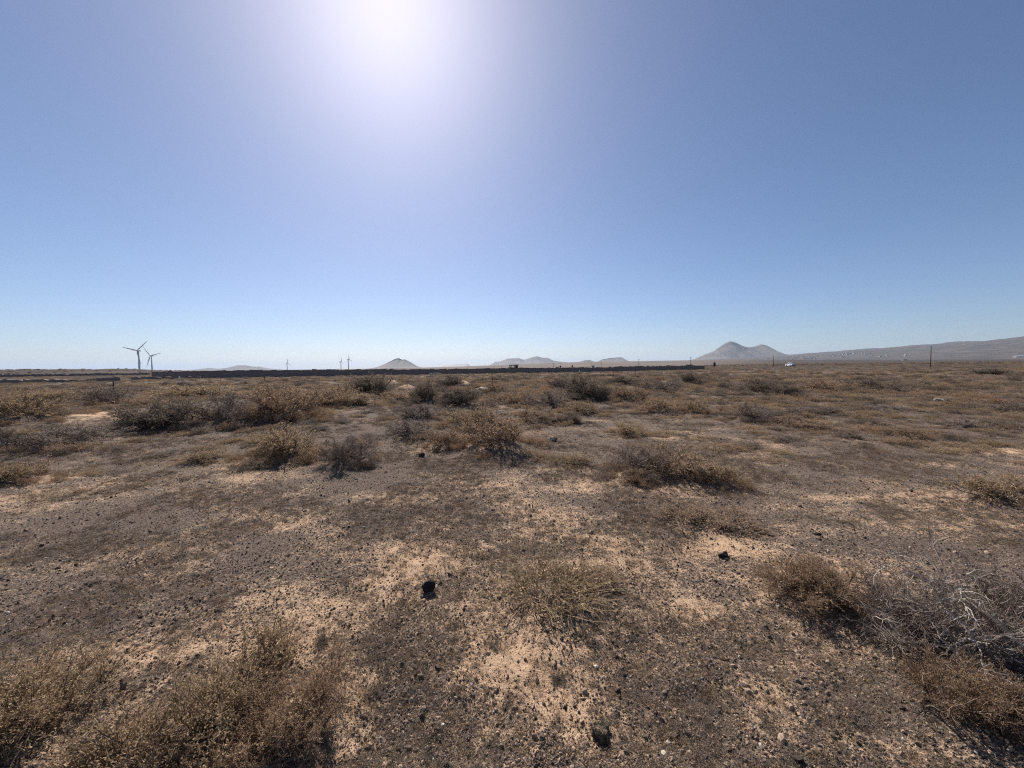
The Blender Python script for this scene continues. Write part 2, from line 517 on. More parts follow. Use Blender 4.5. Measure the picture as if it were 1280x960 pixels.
SHRUBS = []     # (x, y, radius) of everything placed by hand
def place_shrub(px, py, wpx, ptop, kind, name, label, cat='shrub', mound=None, hscale=1.0, group=None, var=None):
    x, y = ground_at(px, py)
    w = wpx / FPX * y
    yc = y + w * 0.33
    xc = x * yc / y
    v = ray(px, ptop)
    h = float(np.clip((EYE + v[2] * yc) * hscale * (.95 if py < 500 else .84), 0.045, 1.2))
    mh = (0.28 * h if mound is None else mound * h)
    MOUNDS.append((xc, yc, w * .42, mh))
    SHRUBS.append((xc, yc, w * .5, h, mh, kind, name, label, cat, group, var))

def build_shrubs():
    for n, (x, y, r, h, mh, kind, name, label, cat, group, var) in enumerate(SHRUBS):
        rng = random.Random(n * 13 + 5)
        ps = PROTO[kind]; bmesh_, fmesh = ps[(n if var is None else var) % len(ps)]
        root = empty(name, (x, y, h1(x, y, True) - 0.02), rng.uniform(0, 6.28))
        tag(root, label, cat, group)
        w0, hh0 = (0.5, 0.35) if kind == 'straw' else (1.4, 0.55)
        sx = 2 * r / w0 * rng.uniform(1.08, 1.25); sz = max(h - mh * .6, .03) / hh0 * 1.0
        for nm, me in (('branches', bmesh_), ('foliage' if kind != 'straw' else 'blades', fmesh)):
            if me is None: continue
            o = link(nm, me, None, root)
            o.scale = (sx, sx, sz)
            tag(o, kind='stuff')

# ---- the shrubs one can tell apart, nearest last
S = place_shrub
S(95, 566, 125, 528, 'grey', 'dry_shrub', 'sprawling grey leafless shrub at left, arched twigs over a dark hollow', var=0)
S(20, 610, 66, 573, 'olive', 'dry_shrub', 'olive tuft cut by the left edge with black shadow under it', var=0)
S(125, 512, 85, 480, 'grey', 'dry_shrub', 'feathery pale grey shrub in front of the thin dark post', var=1)
S(30, 532, 80, 492, 'olive', 'dry_shrub', 'tan shrub at the left edge, above the sprawling grey one', var=1)
S(8, 568, 40, 535, 'dark', 'dry_shrub', 'small brown shrub at left edge between two olive ones', var=0)
S(60, 505, 70, 484, 'olive', 'dry_shrub', 'broad olive shrub beside the low dark rubble wall', var=2)
S(178, 512, 40, 497, 'rust', 'dry_shrub', 'small orange-brown shrub at the left end of the long thicket', var=0)
S(205, 545, 95, 500, 'dark', 'dry_shrub', 'dark leftmost shrub of the long thicket, twiggy and broken', var=1)
S(285, 540, 100, 492, 'grey', 'dry_shrub', 'grey-brown shrub in the middle of the long thicket, shaded below', var=2)
S(355, 533, 95, 482, 'rust', 'dry_shrub', 'tallest rusty shrub of the long thicket, black shade beneath', var=1)
S(410, 512, 70, 480, 'rust', 'dry_shrub', 'rusty shrub at the right end of the long thicket', var=2)
S(250, 500, 100, 477, 'olive', 'dry_shrub', 'olive shrub behind the long thicket near the pale boulder', var=0)
S(458, 495, 74, 468, 'dark', 'dry_shrub', 'domed dark brown shrub left of the pale sand bank', var=0)
S(440, 512, 60, 492, 'olive', 'dry_shrub', 'low olive shrub below the domed dark one', var=1)
S(505, 506, 60, 487, 'rust', 'dry_shrub', 'low rusty shrub below the pale sand bank', var=0)
S(535, 509, 46, 479, 'dark', 'dry_shrub', 'dark grey-green shrub with a shaded left face, centre left', var=1)
S(580, 514, 60, 484, 'dark', 'dry_shrub', 'dark shrub sloping to the right, left of the round pale stone', var=0)
S(563, 484, 34, 469, 'dark', 'dry_shrub', 'small dark shrub on top of the sandy slope by the wall', var=1)
S(622, 492, 30, 478, 'rust', 'dry_shrub', 'small brown shrub just right of the round pale stone', var=2)
S(520, 530, 70, 506, 'grey', 'dry_shrub', 'loose grey shrub behind the purple-grey cushion', var=1)
S(508, 552, 74, 522, 'grey', 'dry_shrub', 'purple-grey cushion shrub with dark base, left of centre', var=2)
S(590, 540, 80, 505, 'olive', 'dry_shrub', 'sparse olive-grey shrub right behind the purple-grey cushion', var=2)
S(560, 562, 60, 530, 'rust', 'dry_shrub', 'thin ochre shrub right of the purple-grey cushion', var=0)
S(628, 570, 115, 516, 'rust', 'dry_shrub', 'wide brown shrub left of the small black stone, pale twigs at its foot', var=1)
S(362, 578, 84, 530, 'olive', 'dry_shrub', 'loose tan shrub with pale stalks left of the black-hearted one', var=1)
S(432, 590, 74, 540, 'grey', 'dry_shrub', 'black-hearted grey shrub with a deep dark cleft', var=0)
S(255, 583, 56, 562, 'olive', 'dry_shrub', 'flat straw-coloured shrub on bare crust, left of the loose tan one', var=0)
S(724, 503, 62, 470, 'dark', 'dry_shrub', 'tall shrub with a steep blue-black shaded right side', var=1)
S(752, 503, 30, 482, 'dark', 'dry_shrub', 'blackest low shrub at the shaded foot of the tall one', var=0)
S(700, 488, 40, 471, 'grey', 'dry_shrub', 'grey shrub left behind the tall dark-sided one', var=1)
S(640, 507, 60, 485, 'rust', 'dry_shrub', 'dark-twigged brown shrub left of centre field, behind the ochre pair', var=2)
S(685, 512, 60, 488, 'grey', 'dry_shrub', 'grey twiggy shrub left of the low ochre tuft', var=2)
S(728, 518, 48, 498, 'olive', 'dry_shrub', 'low ochre tuft in front of the tall dark-sided shrub', var=0)
S(675, 532, 64, 508, 'rust', 'dry_shrub', 'brown shrub touching the wide brown one on its upper right', var=0)
S(712, 530, 32, 514, 'dark', 'dry_shrub', 'little dark-footed bush under the low ochre tuft', var=1)
S(778, 482, 44, 470, 'dark', 'dry_shrub', 'dark shrub near the wall, right of the tall dark-sided one', var=0)
S(790, 503, 60, 484, 'rust', 'dry_shrub', 'pale brown shrub left of the grey-topped pair', var=1)
S(828, 492, 56, 474, 'grey', 'dry_shrub', 'grey-topped shrub behind the brown one left of the round bush', var=0)
S(830, 514, 62, 490, 'rust', 'dry_shrub', 'broad brown shrub just left of the small round bush', var=2)
S(868, 517, 33, 495, 'olive', 'dry_shrub', 'small round bush standing alone with a short black shadow', var=1)
S(863, 482, 26, 467, 'dark', 'dry_shrub', 'small dark dome just below the right end of the long wall', var=1)
S(905, 487, 32, 477, 'dark', 'dry_shrub', 'low dark shrub left end of the black row at right of centre', var=0)
S(945, 492, 54, 473, 'dark', 'dry_shrub', 'tallest bush of the black row right of centre', var=1)
S(985, 496, 40, 480, 'dark', 'dry_shrub', 'right end of the black row of bushes, sloping down', var=0)
S(938, 525, 50, 499, 'grey', 'dry_shrub', 'round grey bush in front of the black row', var=2)
S(1000, 517, 44, 503, 'grey', 'dry_shrub', 'low domed grey bush right of the round grey one', var=0)
S(1032, 516, 44, 505, 'dark', 'dry_shrub', 'low dark bush touching the low domed grey one', var=1)
S(1010, 535, 90, 518, 'rust', 'dry_shrub', 'flat tan scrub below the low domed grey bush', var=1)
S(1110, 515, 60, 504, 'grey', 'dry_shrub', 'low grey twig mat left of the pale flat stone', var=1)
S(1128, 546, 64, 527, 'rust', 'dry_shrub', 'orange-brown tuft on open ground at right', var=0)
S(1200, 538, 60, 521, 'grey', 'dry_shrub', 'grey twig heap right of the orange-brown tuft', var=2)
S(1240, 537, 50, 524, 'dark', 'dry_shrub', 'low dark mat right of the grey twig heap', var=0)
S(1268, 519, 50, 498, 'grey', 'dry_shrub', 'grey shrub at the right edge below the stone row', var=1)
S(1085, 490, 60, 474, 'dark', 'dry_shrub', 'olive-dark shrub mound halfway between pickup and tall pole', var=1)
S(1040, 490, 70, 472, 'rust', 'dry_shrub', 'brown shrub mound beneath the white pickup', var=2)
S(1240, 470, 50, 460, 'dark', 'dry_shrub', 'dark shrub on the rise right of the tall pole', var=0)
S(787, 545, 54, 523, 'olive', 'dry_shrub', 'yellowish tuft with thin dark shadow, upper right of centre', var=2)
S(718, 584, 50, 563, 'olive', 'dry_shrub', 'low yellowish tuft with dark base below the small black stone', var=0)
S(800, 602, 80, 552, 'grey', 'dry_shrub', 'grey dead-twigged left half of the big rusty shrub right of centre', var=0)
S(850, 606, 110, 553, 'rust', 'dry_shrub', 'big rusty shrub right of centre', var=1)
S(898, 610, 50, 573, 'olive', 'dry_shrub', 'pale yellow flowering clump at the right end of the big rusty shrub', var=1)
S(875, 664, 110, 616, 'rust', 'dry_shrub', 'flattened rusty tuft below the big rusty shrub', var=2, hscale=.8)
S(1255, 640, 95, 590, 'olive', 'dry_shrub', 'olive-brown shrub at the right edge, above the dead branches', var=1)
S(1180, 612, 80, 593, 'grey', 'dry_shrub', 'flat dark twig mat left of the olive-brown edge shrub', var=1)
S(690, 772, 150, 688, 'straw', 'grass_tuft', 'dry grass tuft in the middle of the foreground sand', 'grass', var=0, hscale=.8)
S(745, 735, 70, 690, 'rust', 'dry_shrub', 'small brown clump touching the right of the dry grass tuft', var=0, hscale=.7)
S(1015, 775, 140, 690, 'rust', 'dry_shrub', 'tan dry shrub left of the bleached dead branches', var=0, hscale=.7)
S(465, 876, 34, 845, 'dark', 'dry_shrub', 'tiny black sprig on foreground sand, left of centre', 'plant', mound=0, hscale=.5, var=0)
S(400, 812, 26, 795, 'dark', 'dry_shrub', 'tiny dark sprig on sand at the upper right of the big olive shrub', 'plant', mound=0, hscale=.5, var=1)
S(615, 812, 30, 788, 'dark', 'dry_shrub', 'tiny dark sprig on sand below the dry grass tuft', 'plant', mound=0, hscale=.5, var=0)
S(700, 845, 30, 822, 'dark', 'dry_shrub', 'tiny dark sprig on the sand patch above the split rock', 'plant', mound=0, hscale=.5, var=1)

# the big shrubs of the foreground get their own dense meshes
BIG = []
def big_shrub(x, y, w, h, kind, seed, label, dens, fine, mh=.06, lobes=5):
    MOUNDS.append((x, y, w * .45, mh))
    BIG.append((x, y, w, h, kind, seed, label, dens, fine, lobes))
big_shrub(-1.42, 1.68, 1.15, .13, 'olive', 901, 'big olive dry shrub filling the lower left corner', 1.2, 1.5, .03)
big_shrub(-1.02, 1.70, .66, .14, 'rust', 903, 'brown twiggy shrub joined to the right of the corner olive shrub', 1.1, 1.6, .03)
big_shrub(-2.22, 1.78, 1.0, .13, 'olive', 904, 'olive shrub cut by the left edge near the bottom', 1.1, 1.5, .03)
big_shrub(2.30, 2.15, .95, .17, 'grey', 905, 'large grey shrub under the bleached dead branches', 1.2, 1.3)
big_shrub(2.95, 2.25, .9, .2, 'grey', 906, 'grey shrub cut by the right edge behind the thick dead branch', 1.2, 1.3)
big_shrub(2.05, 1.66, .7, .13, 'rust', 907, 'low olive-brown shrub in the lower right corner', 1.2, 1.6)
big_shrub(1.95, 2.45, .7, .14, 'rust', 908, 'low rusty shrub between tan shrub and dead branches', 1.2, 1.6)
# wind-blown sand banks before the wall
BANKS = []
for px_, py_, r_, h_ in ((490, 481, .8, .6), (508, 486, 1.0, .4), (579, 480, .8, .45)):
    bx_, by_ = ground_at(px_, py_)
    MOUNDS.append((bx_, by_, r_, h_)); BANKS.append((bx_, by_, r_)); SAND.append((bx_, by_, r_ * 1.0, r_ * 1.0, .75))

# rocks that lie on the ground also nudge nothing; build the land now
make_ground()
build_shrubs()
for (x, y, w, h, kind, seed, label, dens, fine, lobes) in BIG:
    bm_, fm_ = shrub_meshes(kind, seed, w, h, dens, lobes, fine, .5)
    root = empty('dry_shrub', (x, y, h1(x, y, True) - .02))
    tag(root, label, 'shrub')
    tag(link('branches', bm_, M['bark'], root), kind='stuff'); tag(link('foliage', fm_, M[kind], root), kind='stuff')

# ---- dead branches, lower right
def dead_branches(x, y, rz, L_, seed, label, n=11, thick=.0072):
    rng = np.random.default_rng(seed)
    root = empty('dead_branch', (x, y, h1(x, y, True) + .07), rz)
    tag(root, label, 'branch')
    st = rng.normal(0, .04, (n, 3)) * [1, 1, .2] + [0, 0, .03]
    az = rng.uniform(-1.3, 1.3, n)
    d = np.stack([np.cos(az), np.sin(az), rng.uniform(.15, .75, n)], -1)
    ln = rng.uniform(.5, 1.0, n) * L_
    P0 = grow(st, d, ln, 9, .26, -.05, rng); P0[..., 2] = np.maximum(P0[..., 2], .015)
    a = Acc(); a.tube(P0, rng.uniform(.6, 1.1, n) * thick, np.full(n, thick * .22), rng, .3, .8)
    tag(link('limbs', a.mesh('limbs'), M['dead'], root), kind='stuff')
    s, d, _ = kids(P0, 9, rng, .25, .6, .1)
    P1 = grow(s, d, rng.uniform(.10, .38, len(s)) * L_, 6, .34, -.02, rng); P1[..., 2] = np.maximum(P1[..., 2], .01)
    b = Acc(); b.tube(P1, rng.uniform(.3, .5, len(s)) * thick, np.full(len(s), thick * .12), rng, .2, 1)
    s, d, _ = kids(P1, 5, rng, .2, .8, .1)
    P2 = grow(s, d, rng.uniform(.05, .16, len(s)) * L_, 4, .4, 0, rng); P2[..., 2] = np.maximum(P2[..., 2], .008)
    b.tube(P2, rng.uniform(.14, .22, len(s)) * thick, np.full(len(s), thick * .06), rng, .1, 1)
    tag(link('twigs', b.mesh('twigs'), M['dead'], root), kind='stuff')
    return root
dead_branches(2.62, 2.05, R(150), .66, 41, 'tangle of bleached dead branches on the grey shrub at lower right')
dead_branches(2.50, 1.84, R(150), .50, 42, 'thick dark-shadowed dead branch reaching in from the right edge', 4, .012)
dead_branches(2.12, 1.85, R(100), .55, 43, 'pale curled dead stems low in front of the bleached tangle', 7, .005)
dead_branches(2.95, 2.65, R(80), .5, 44, 'sparse pale dead twigs above the bleached tangle', 6, .005)

# ------------------------------------------------------------------ rocks
def ico(sub):
    import bmesh
    bm = bmesh.new(); bmesh.ops.create_icosphere(bm, subdivisions=sub, radius=1.0)
    bm.verts.ensure_lookup_table()
    v = np.array([p.co[:] for p in bm.verts]); f = np.array([[q.index for q in p.verts] for p in bm.faces]); bm.free()
    return v, f
IV4, IF4 = ico(4); IV1, IF1 = ico(1); IV2, IF2 = ico(2)

def rock_shape(v, seed, rough=.95, chip=7):
    rng = np.random.default_rng(seed)
    o = v.copy()
    for _ in range(chip):                      # flat broken faces
        n = nrm(rng.normal(0, 1, 3)); c = rng.uniform(.35, .75)
        d = o @ n - c
        o = o - np.where(d > 0, d * .92, 0)[:, None] * n
    k = 1 + rough * (fbm(v[:, 0] * 1.7 + v[:, 2] * 1.3 + seed, v[:, 1] * 1.7 - v[:, 2] * .9, 4, seed) - .5)
    k = k + .30 * (fbm(v[:, 0] * 7 + v[:, 2] * 5, v[:, 1] * 7 - v[:, 2] * 4, 3, seed + 4) - .5)
    return o * k[:, None]

def rock_mat(name, top, side, scale=9):
    m, N, L, b = new_mat(name)
    tc = N.new('ShaderNodeTexCoord')
    f = noise(N, L, tc.outputs['Object'], scale, 8, .7)
    r = ramp(N, [(.40, side), (.66, top)]); L.new(f, r.inputs[0]); L.new(r.outputs[0], b.inputs['Base Color'])
    v = N.new('ShaderNodeTexVoronoi'); v.inputs['Scale'].default_value = scale * 4; L.new(tc.outputs['Object'], v.inputs['Vector'])
    bp = N.new('ShaderNodeBump'); bp.inputs['Strength'].default_value = .7; bp.inputs['Distance'].default_value = .05
    L.new(math_n(N, L, 'ADD', f, v.outputs['Distance']), bp.inputs['Height']); L.new(bp.outputs[0], b.inputs['Normal'])
    return m
M['basalt'] = rock_mat('black_basalt', (.10, .085, .075), (.035, .03, .028))
M['dusty'] = rock_mat('dusty_basalt', (.34, .25, .17), (.035, .029, .025), 3.5)
M['pale'] = rock_mat('pale_limestone', (.60, .50, .40), (.36, .29, .23), 6)
M['tanrock'] = rock_mat('tan_sandstone', (.55, .38, .26), (.36, .24, .16), 6)

def rock(px, py, size, mat, seed, label, sc=(1, 1, .7), rz=0.0, sink=.25):
    x, y = ground_at(px, py)
    me = np_mesh('rock', rock_shape(IV4, seed), [IF4], True)
    o = link('rock', me, M[mat])
    o.scale = (size * sc[0], size * sc[1], size * sc[2])
    o.location = (x, y, h1(x, y, True) + size * sc[2] * (.42 - sink))
    o.rotation_euler = (random.uniform(-.2, .2), random.uniform(-.2, .2), rz)
    tag(o, label, 'rock')
    return o
rock(752, 908, .056, 'dusty', 3, 'sand-dusted rock with a black shadow at the bottom of the foreground', (.75, .9, .95), .4, .1)
rock(537, 738, .06, 'basalt', 5, 'jagged black rock on sand left of the dry grass tuft', (1.0, .8, .85), .2, .15)
rock(904, 693, .044, 'basalt', 8, 'small angular black rock on sand below the flattened rusty tuft', (1.1, .8, .7), .9)
rock(690, 553, .13, 'basalt', 11, 'black stone at the right tip of the wide brown shrub', (1.0, .8, .7), .1)
rock(527, 570, .07, 'basalt', 12, 'lone dark stone on bare crust below the purple-grey cushion shrub', (1, .9, .8))
rock(606, 488, .46, 'pale', 14, 'round pale-topped boulder beside a sand strip, before the wall', (1.1, .8, .75), .3, .15)
rock(1178, 502, .27, 'pale', 17, 'bright pale flat stone slab on the ground at right', (1.3, .7, .45), -.3, .3)
rock(1191, 504, .20, 'basalt', 18, 'dark stone leaning on the bright pale slab at right', (1.2, .7, .6), .2, .25)
rock(1160, 507, .17, 'pale', 19, 'small low pale stone left of the bright pale slab', (1.4, .7, .35), .1)
rock(1134, 507, .06, 'pale', 20, 'tiny white stone left of the low pale one', (1, .8, .8))
rock(225, 483, .42, 'tanrock', 23, 'pale tan boulder behind the long thicket, under the short white post', (1.1, .9, .7), .4, .2)
rock(365, 483, .22, 'tanrock', 24, 'small tan boulder amid scrub behind the tallest thicket shrub', (1, .8, .7))
rock(346, 493, .14, 'tanrock', 25, 'tan stone half hidden in the thicket scrub', (1, .8, .7))
rock(897, 499, .20, 'pale', 26, 'pale slanted stone right of the small round bush', (1.6, .5, .5), -.6, .3)
rock(906, 487, .16, 'pale', 27, 'small pale stone on the track left of the black row', (1.3, .7, .5))
rock(768, 504, .12, 'pale', 28, 'little pale stone right of the tall dark-sided shrub foot', (1.2, .7, .5))
rock(1212, 714, .035, 'tanrock', 29, 'small tan stone above the bleached dead branches', (1.3, .8, .6))
rock(1022, 672, .03, 'basalt', 30, 'tiny black stone above the tan dry shrub at right', (1, .9, .8))
rock(888, 730 - 60, .02, 'pale', 31, 'tiny pale pebble just above the small angular black rock')
for i, px in enumerate([1202, 1213, 1222, 1236, 1247, 1254, 1263, 1272]):
    rock(px, 488 + (i % 3) * 1.2 + i * .45, [.15, .11, .17, .13, .19, .12, .15, .14][i], 'pale' if i % 3 else 'tanrock', 60 + i,
         ['leftmost', 'second', 'third', 'fourth', 'fifth', 'sixth', 'seventh', 'last and rightmost'][i] + ' stone from the left in the pale rubble row at right', (1.3, .7, .45), i * .7)['group'] = 'pale rubble row'

# ------------------------------------------------------------------ scatter: gravel, litter, distant scrub (nobody could count them)
def scatter(name, pts, rot, scl, idx, protos, label=None):
    me = bpy.data.meshes.new(name)
    n = len(pts)
    me.vertices.add(n); me.vertices.foreach_set('co', np.asarray(pts, np.float32).ravel())
    for k, a in (('rot', rot), ('scl', scl)):
        t = me.attributes.new(k, 'FLOAT_VECTOR', 'POINT'); t.data.foreach_set('vector', np.asarray(a, np.float32).ravel())
    t = me.attributes.new('pick', 'INT', 'POINT'); t.data.foreach_set('value', np.asarray(idx, np.int32))
    o = link(name, me)
    ng = bpy.data.node_groups.new(name + '_nodes', 'GeometryNodeTree')
    ng.interface.new_socket('Geometry', in_out='INPUT', socket_type='NodeSocketGeometry')
    ng.interface.new_socket('Geometry', in_out='OUTPUT', socket_type='NodeSocketGeometry')
    N, L = ng.nodes, ng.links
    gi, go = N.new('NodeGroupInput'), N.new('NodeGroupOutput')
    def attr(nm, ty):
        a = N.new('GeometryNodeInputNamedAttribute'); a.data_type = ty; a.inputs['Name'].default_value = nm
        return a.outputs[0]
    e2r = N.new('FunctionNodeEulerToRotation'); L.new(attr('rot', 'FLOAT_VECTOR'), e2r.inputs[0])
    sc, pk = attr('scl', 'FLOAT_VECTOR'), attr('pick', 'INT')
    jn = N.new('GeometryNodeJoinGeometry')
    for i, p in enumerate(protos):
        cmp = N.new('FunctionNodeCompare'); cmp.data_type = 'INT'; cmp.operation = 'EQUAL'
        ins = [s for s in cmp.inputs if s.type == 'INT']
        L.new(pk, ins[0]); ins[1].default_value = i
        oi = N.new('GeometryNodeObjectInfo'); oi.inputs['Object'].default_value = p; oi.inputs['As Instance'].default_value = True
        ip = N.new('GeometryNodeInstanceOnPoints')
        L.new(gi.outputs[0], ip.inputs['Points']); L.new(cmp.outputs[0], ip.inputs['Selection'])
        L.new(oi.outputs['Geometry'], ip.inputs['Instance']); L.new(e2r.outputs[0], ip.inputs['Rotation']); L.new(sc, ip.inputs['Scale'])
        L.new(ip.outputs[0], jn.inputs[0])
    L.new(jn.outputs[0], go.inputs[0])
    md = o.modifiers.new('scatter', 'NODES'); md.node_group = ng
    tag(o, label, kind='stuff')
    return o

def loose(name, me, mat=None):
    if mat is not None and not me.materials: me.materials.append(mat)
    return bpy.data.objects.new(name, me)          # source shape only, never linked to the scene

# gravel
m, N, L, b = new_mat('mixed_gravel')
oi = N.new('ShaderNodeObjectInfo')
r_ = ramp(N, [(0, (.045, .033, .026)), (.35, (.115, .086, .067)), (.65, (.21, .158, .124)), (.80, (.35, .245, .17)), (.975, (.46, .33, .23)), (.992, (.62, .56, .48))])
L.new(oi.outputs['Random'], r_.inputs[0]); L.new(r_.outputs[0], b.inputs['Base Color'])
M['gravel'] = m
peb = [loose('gravel_shape', np_mesh('gravel_shape', rock_shape(IV1, 70 + i, .6, 2) * [1, .85, .65], [IF1], False), M['gravel']) for i in range(5)]
n = 265000
r0 = np.exp(RNG.uniform(math.log(1.15), math.log(13.0), n * 2)); a0 = RNG.uniform(-R(68), R(68), n * 2)
x, y = r0 * np.sin(a0), r0 * np.cos(a0)
keep = (RNG.uniform(0, 1, n * 2) < np.clip(1.25 - 1.15 * sandiness(x, y), .10, 1)) & (y > .5)
x, y, r0 = x[keep][:n], y[keep][:n], r0[keep][:n]
dr, da = 1.6 * np.sqrt(RNG.uniform(0, 1, 26000)), RNG.uniform(0, 6.283, 26000)      # round the camera's own feet as well
dx, dy = dr * np.sin(da), dr * np.cos(da)
kp = (dr < 1.15) | (dy < .5)
kp &= RNG.uniform(0, 1, 26000) < np.clip(1.25 - 1.15 * sandiness(dx, dy), .10, 1)
x, y, r0 = np.concatenate([x, dx[kp]]), np.concatenate([y, dy[kp]]), np.concatenate([r0, dr[kp]])
sz = np.exp(RNG.normal(math.log(.0034), .5, len(x))) * (.95 + .04 * np.minimum(r0, 7))
z = height(x, y) + sz * .25
scatter('gravel', np.stack([x, y, z], -1), RNG.uniform(0, 6.28, (len(x), 3)), np.stack([sz] * 3, -1) * RNG.uniform(.7, 1.3, (len(x), 3)),
        RNG.integers(0, 5, len(x)), peb, 'fine dark gravel strewn over the sand')

# litter: short dead stems and crumbs of dry plants standing and lying on the crust
def sprig_mesh(seed, n=26, W=.10, H=.05, lie=False):
    rng = np.random.default_rng(seed); a = Acc()
    st = rng.normal(0, W * .35, (n, 3)) * [1, 1, 0]
    az = rng.uniform(0, 6.28, n); el = rng.uniform(-.05, .25, n) if lie else rng.uniform(.2, 1.4, n)
    d = np.stack([np.cos(az) * np.cos(el), np.sin(az) * np.cos(el), np.sin(el)], -1)
    P = grow(st, d, rng.uniform(.3, 1, n) * (W if lie else H), 3, .35, 0, rng); P[..., 2] = np.maximum(P[..., 2], .001)
    a.tube(P, rng.uniform(.0008, .0017, n), np.full(n, .0004), rng)
    s, d, _ = kids(P, 3, rng, .2, .9)
    P1 = grow(s, d, rng.uniform(.15, .5, len(s)) * H, 2, .2, 0, rng); P1[..., 2] = np.maximum(P1[..., 2], .001)
    a.tube(P1, np.full(len(s), .0008), np.full(len(s), .0003), rng)
    i = rng.integers(0, len(P1), n * 4)
    a.leaf(P1[i, 1], rng.uniform(.004, .011, n * 4), .5, rng)
    return a.mesh('sprig')
spr = [loose('sprig', sprig_mesh(500 + i, lie=i > 3), M[k]) for i, k in enumerate(['dark', 'grey', 'dark', 'rust', 'grey', 'dark', 'straw'])]
n = 75000
r0 = np.exp(RNG.uniform(math.log(1.2), math.log(26.0), n * 2)); a0 = RNG.uniform(-R(60), R(60), n * 2)
x, y = r0 * np.sin(a0), r0 * np.cos(a0)
cl = fbm(x / .7, y / .7, 3, 90)
keep = (RNG.uniform(0, 1, n * 2) < np.clip(1.1 - 1.0 * sandiness(x, y), .06, 1) * sstep(.32, .62, cl) * (.30 + .70 * sstep(2.5, 7, r0))) & (y > .5)
x, y, r0 = x[keep][:n], y[keep][:n], r0[keep][:n]
sz = RNG.uniform(.25, .8, len(x)) * (.55 + .06 * np.minimum(r0, 24))
scatter('plant_litter', np.stack([x, y, height(x, y)], -1), np.stack([RNG.normal(0, .1, len(x)), RNG.normal(0, .1, len(x)), RNG.uniform(0, 6.28, len(x))], -1),
        np.stack([sz, sz, sz * RNG.uniform(.5, 1.1, len(x))], -1), RNG.integers(0, 7, len(x)), spr, 'short dead sprigs and plant crumbs over the crust')

# distant scrub
far_p, far_k = [], []
for kind, wgt in (('rust', 2), ('olive', 2), ('grey', 2), ('dark', 1)):
    for j in range(2):
        far_p.append(loose('scrub', PROTO[kind][j][1])); far_k.append(kind)
far_p.append(loose('scrub', PROTO['straw'][0][1])); far_k.append('straw')
n = 22000
r0 = np.exp(RNG.uniform(math.log(7.5), math.log(360), n)); a0 = RNG.uniform(-R(62), R(62), n)
x, y = r0 * np.sin(a0), r0 * np.cos(a0)
cl = fbm(x / 6, y / 6, 3, 140)
dens = np.clip(sstep(9, 24, r0) * sstep(.32, .56, cl + .18 * sstep(14, 50, r0)) + .05, 0, 1)
keep = RNG.uniform(0, 1, n) < dens
for mx, my, mr, mh in MOUNDS:
    keep &= ((x - mx) ** 2 + (y - my) ** 2) > (mr * .8) ** 2
keep &= ~((np.hypot(x - 0.4, y - 9) < 2.5))
keep &= np.hypot(x - 127, y - 172) > 28
for bx_, by_, r_ in BANKS: keep &= np.hypot(x - bx_, y - by_) > r_ * 1.6
x, y, r0 = x[keep], y[keep], r0[keep]
w = RNG.uniform(.4, 1.3, len(x)) * (.45 + .55 * sstep(10, 40, r0)) * (1 + .8 * sstep(60, 250, r0))
hh = w * RNG.uniform(.28, .62, len(x)) * np.where(r0 > 60, .8, 1)
pk = RNG.integers(0, len(far_p), len(x))
st = pk == len(far_p) - 1
# scrub goes on thinner to the low rise at far left and over the brown plain at far right
fx, fy = [], []
fr = np.exp(RNG.uniform(math.log(340), math.log(1100), 5200)); fa_ = RNG.uniform(-R(60), R(60), 5200); fq = np.tan(fa_)
sel = (fq < -.45) | (fq > .5)
fx, fy = (fr * np.sin(fa_))[sel], (fr * np.cos(fa_))[sel]
x = np.concatenate([x, fx]); y = np.concatenate([y, fy]); w = np.concatenate([w, RNG.uniform(1.3, 3.2, len(fx))])
hh = np.concatenate([hh, RNG.uniform(.8, 1.7, len(fx))]); pk = np.concatenate([pk, RNG.integers(0, len(far_p) - 1, len(fx))])
r0 = np.hypot(x, y)
hh = np.where((r0 > 70) & (r0 < 340), np.minimum(hh, .62), hh); hh = np.where((r0 > 100) & (r0 < 340), np.minimum(hh, .38), hh)
# low growth crowding round the larger shrubs
ex = []
for n_, (sx_, sy_, sr_, sh_, mh_, kd, *_r) in enumerate(SHRUBS):
    if sy_ < 4.4 or kd == 'straw': continue
    ks = [i for i, k in enumerate(far_k) if k in (kd, 'grey' if kd == 'dark' else 'rust')]
    for _ in range(10):
        a_ = RNG.uniform(0, 6.28); q_ = sr_ * RNG.uniform(.7, 1.45)
        ex.append((sx_ + math.cos(a_) * q_ * 1.15, sy_ + math.sin(a_) * q_ * .8, sr_ * RNG.uniform(.35, .75), sh_ * RNG.uniform(.35, .8), ks[RNG.integers(0, len(ks))]))
ex = np.array(ex)
x = np.concatenate([x, ex[:, 0]]); y = np.concatenate([y, ex[:, 1]]); w = np.concatenate([w, ex[:, 2]]); hh = np.concatenate([hh, ex[:, 3]])
pk = np.concatenate([pk, ex[:, 4].astype(int)]); r0 = np.hypot(x, y)
st = pk == len(far_p) - 1
sx = np.where(st, w * 1.6, w); sz = np.where(st, hh * 1.2, hh)
scatter('scrub', np.stack([x, y, height(x, y) - .02], -1), np.stack([np.zeros(len(x)), np.zeros(len(x)), RNG.uniform(0, 6.28, len(x))], -1),
        np.stack([sx, sx, sz], -1), pk, far_p, 'low brown scrub covering the plain up to the wall and beyond')

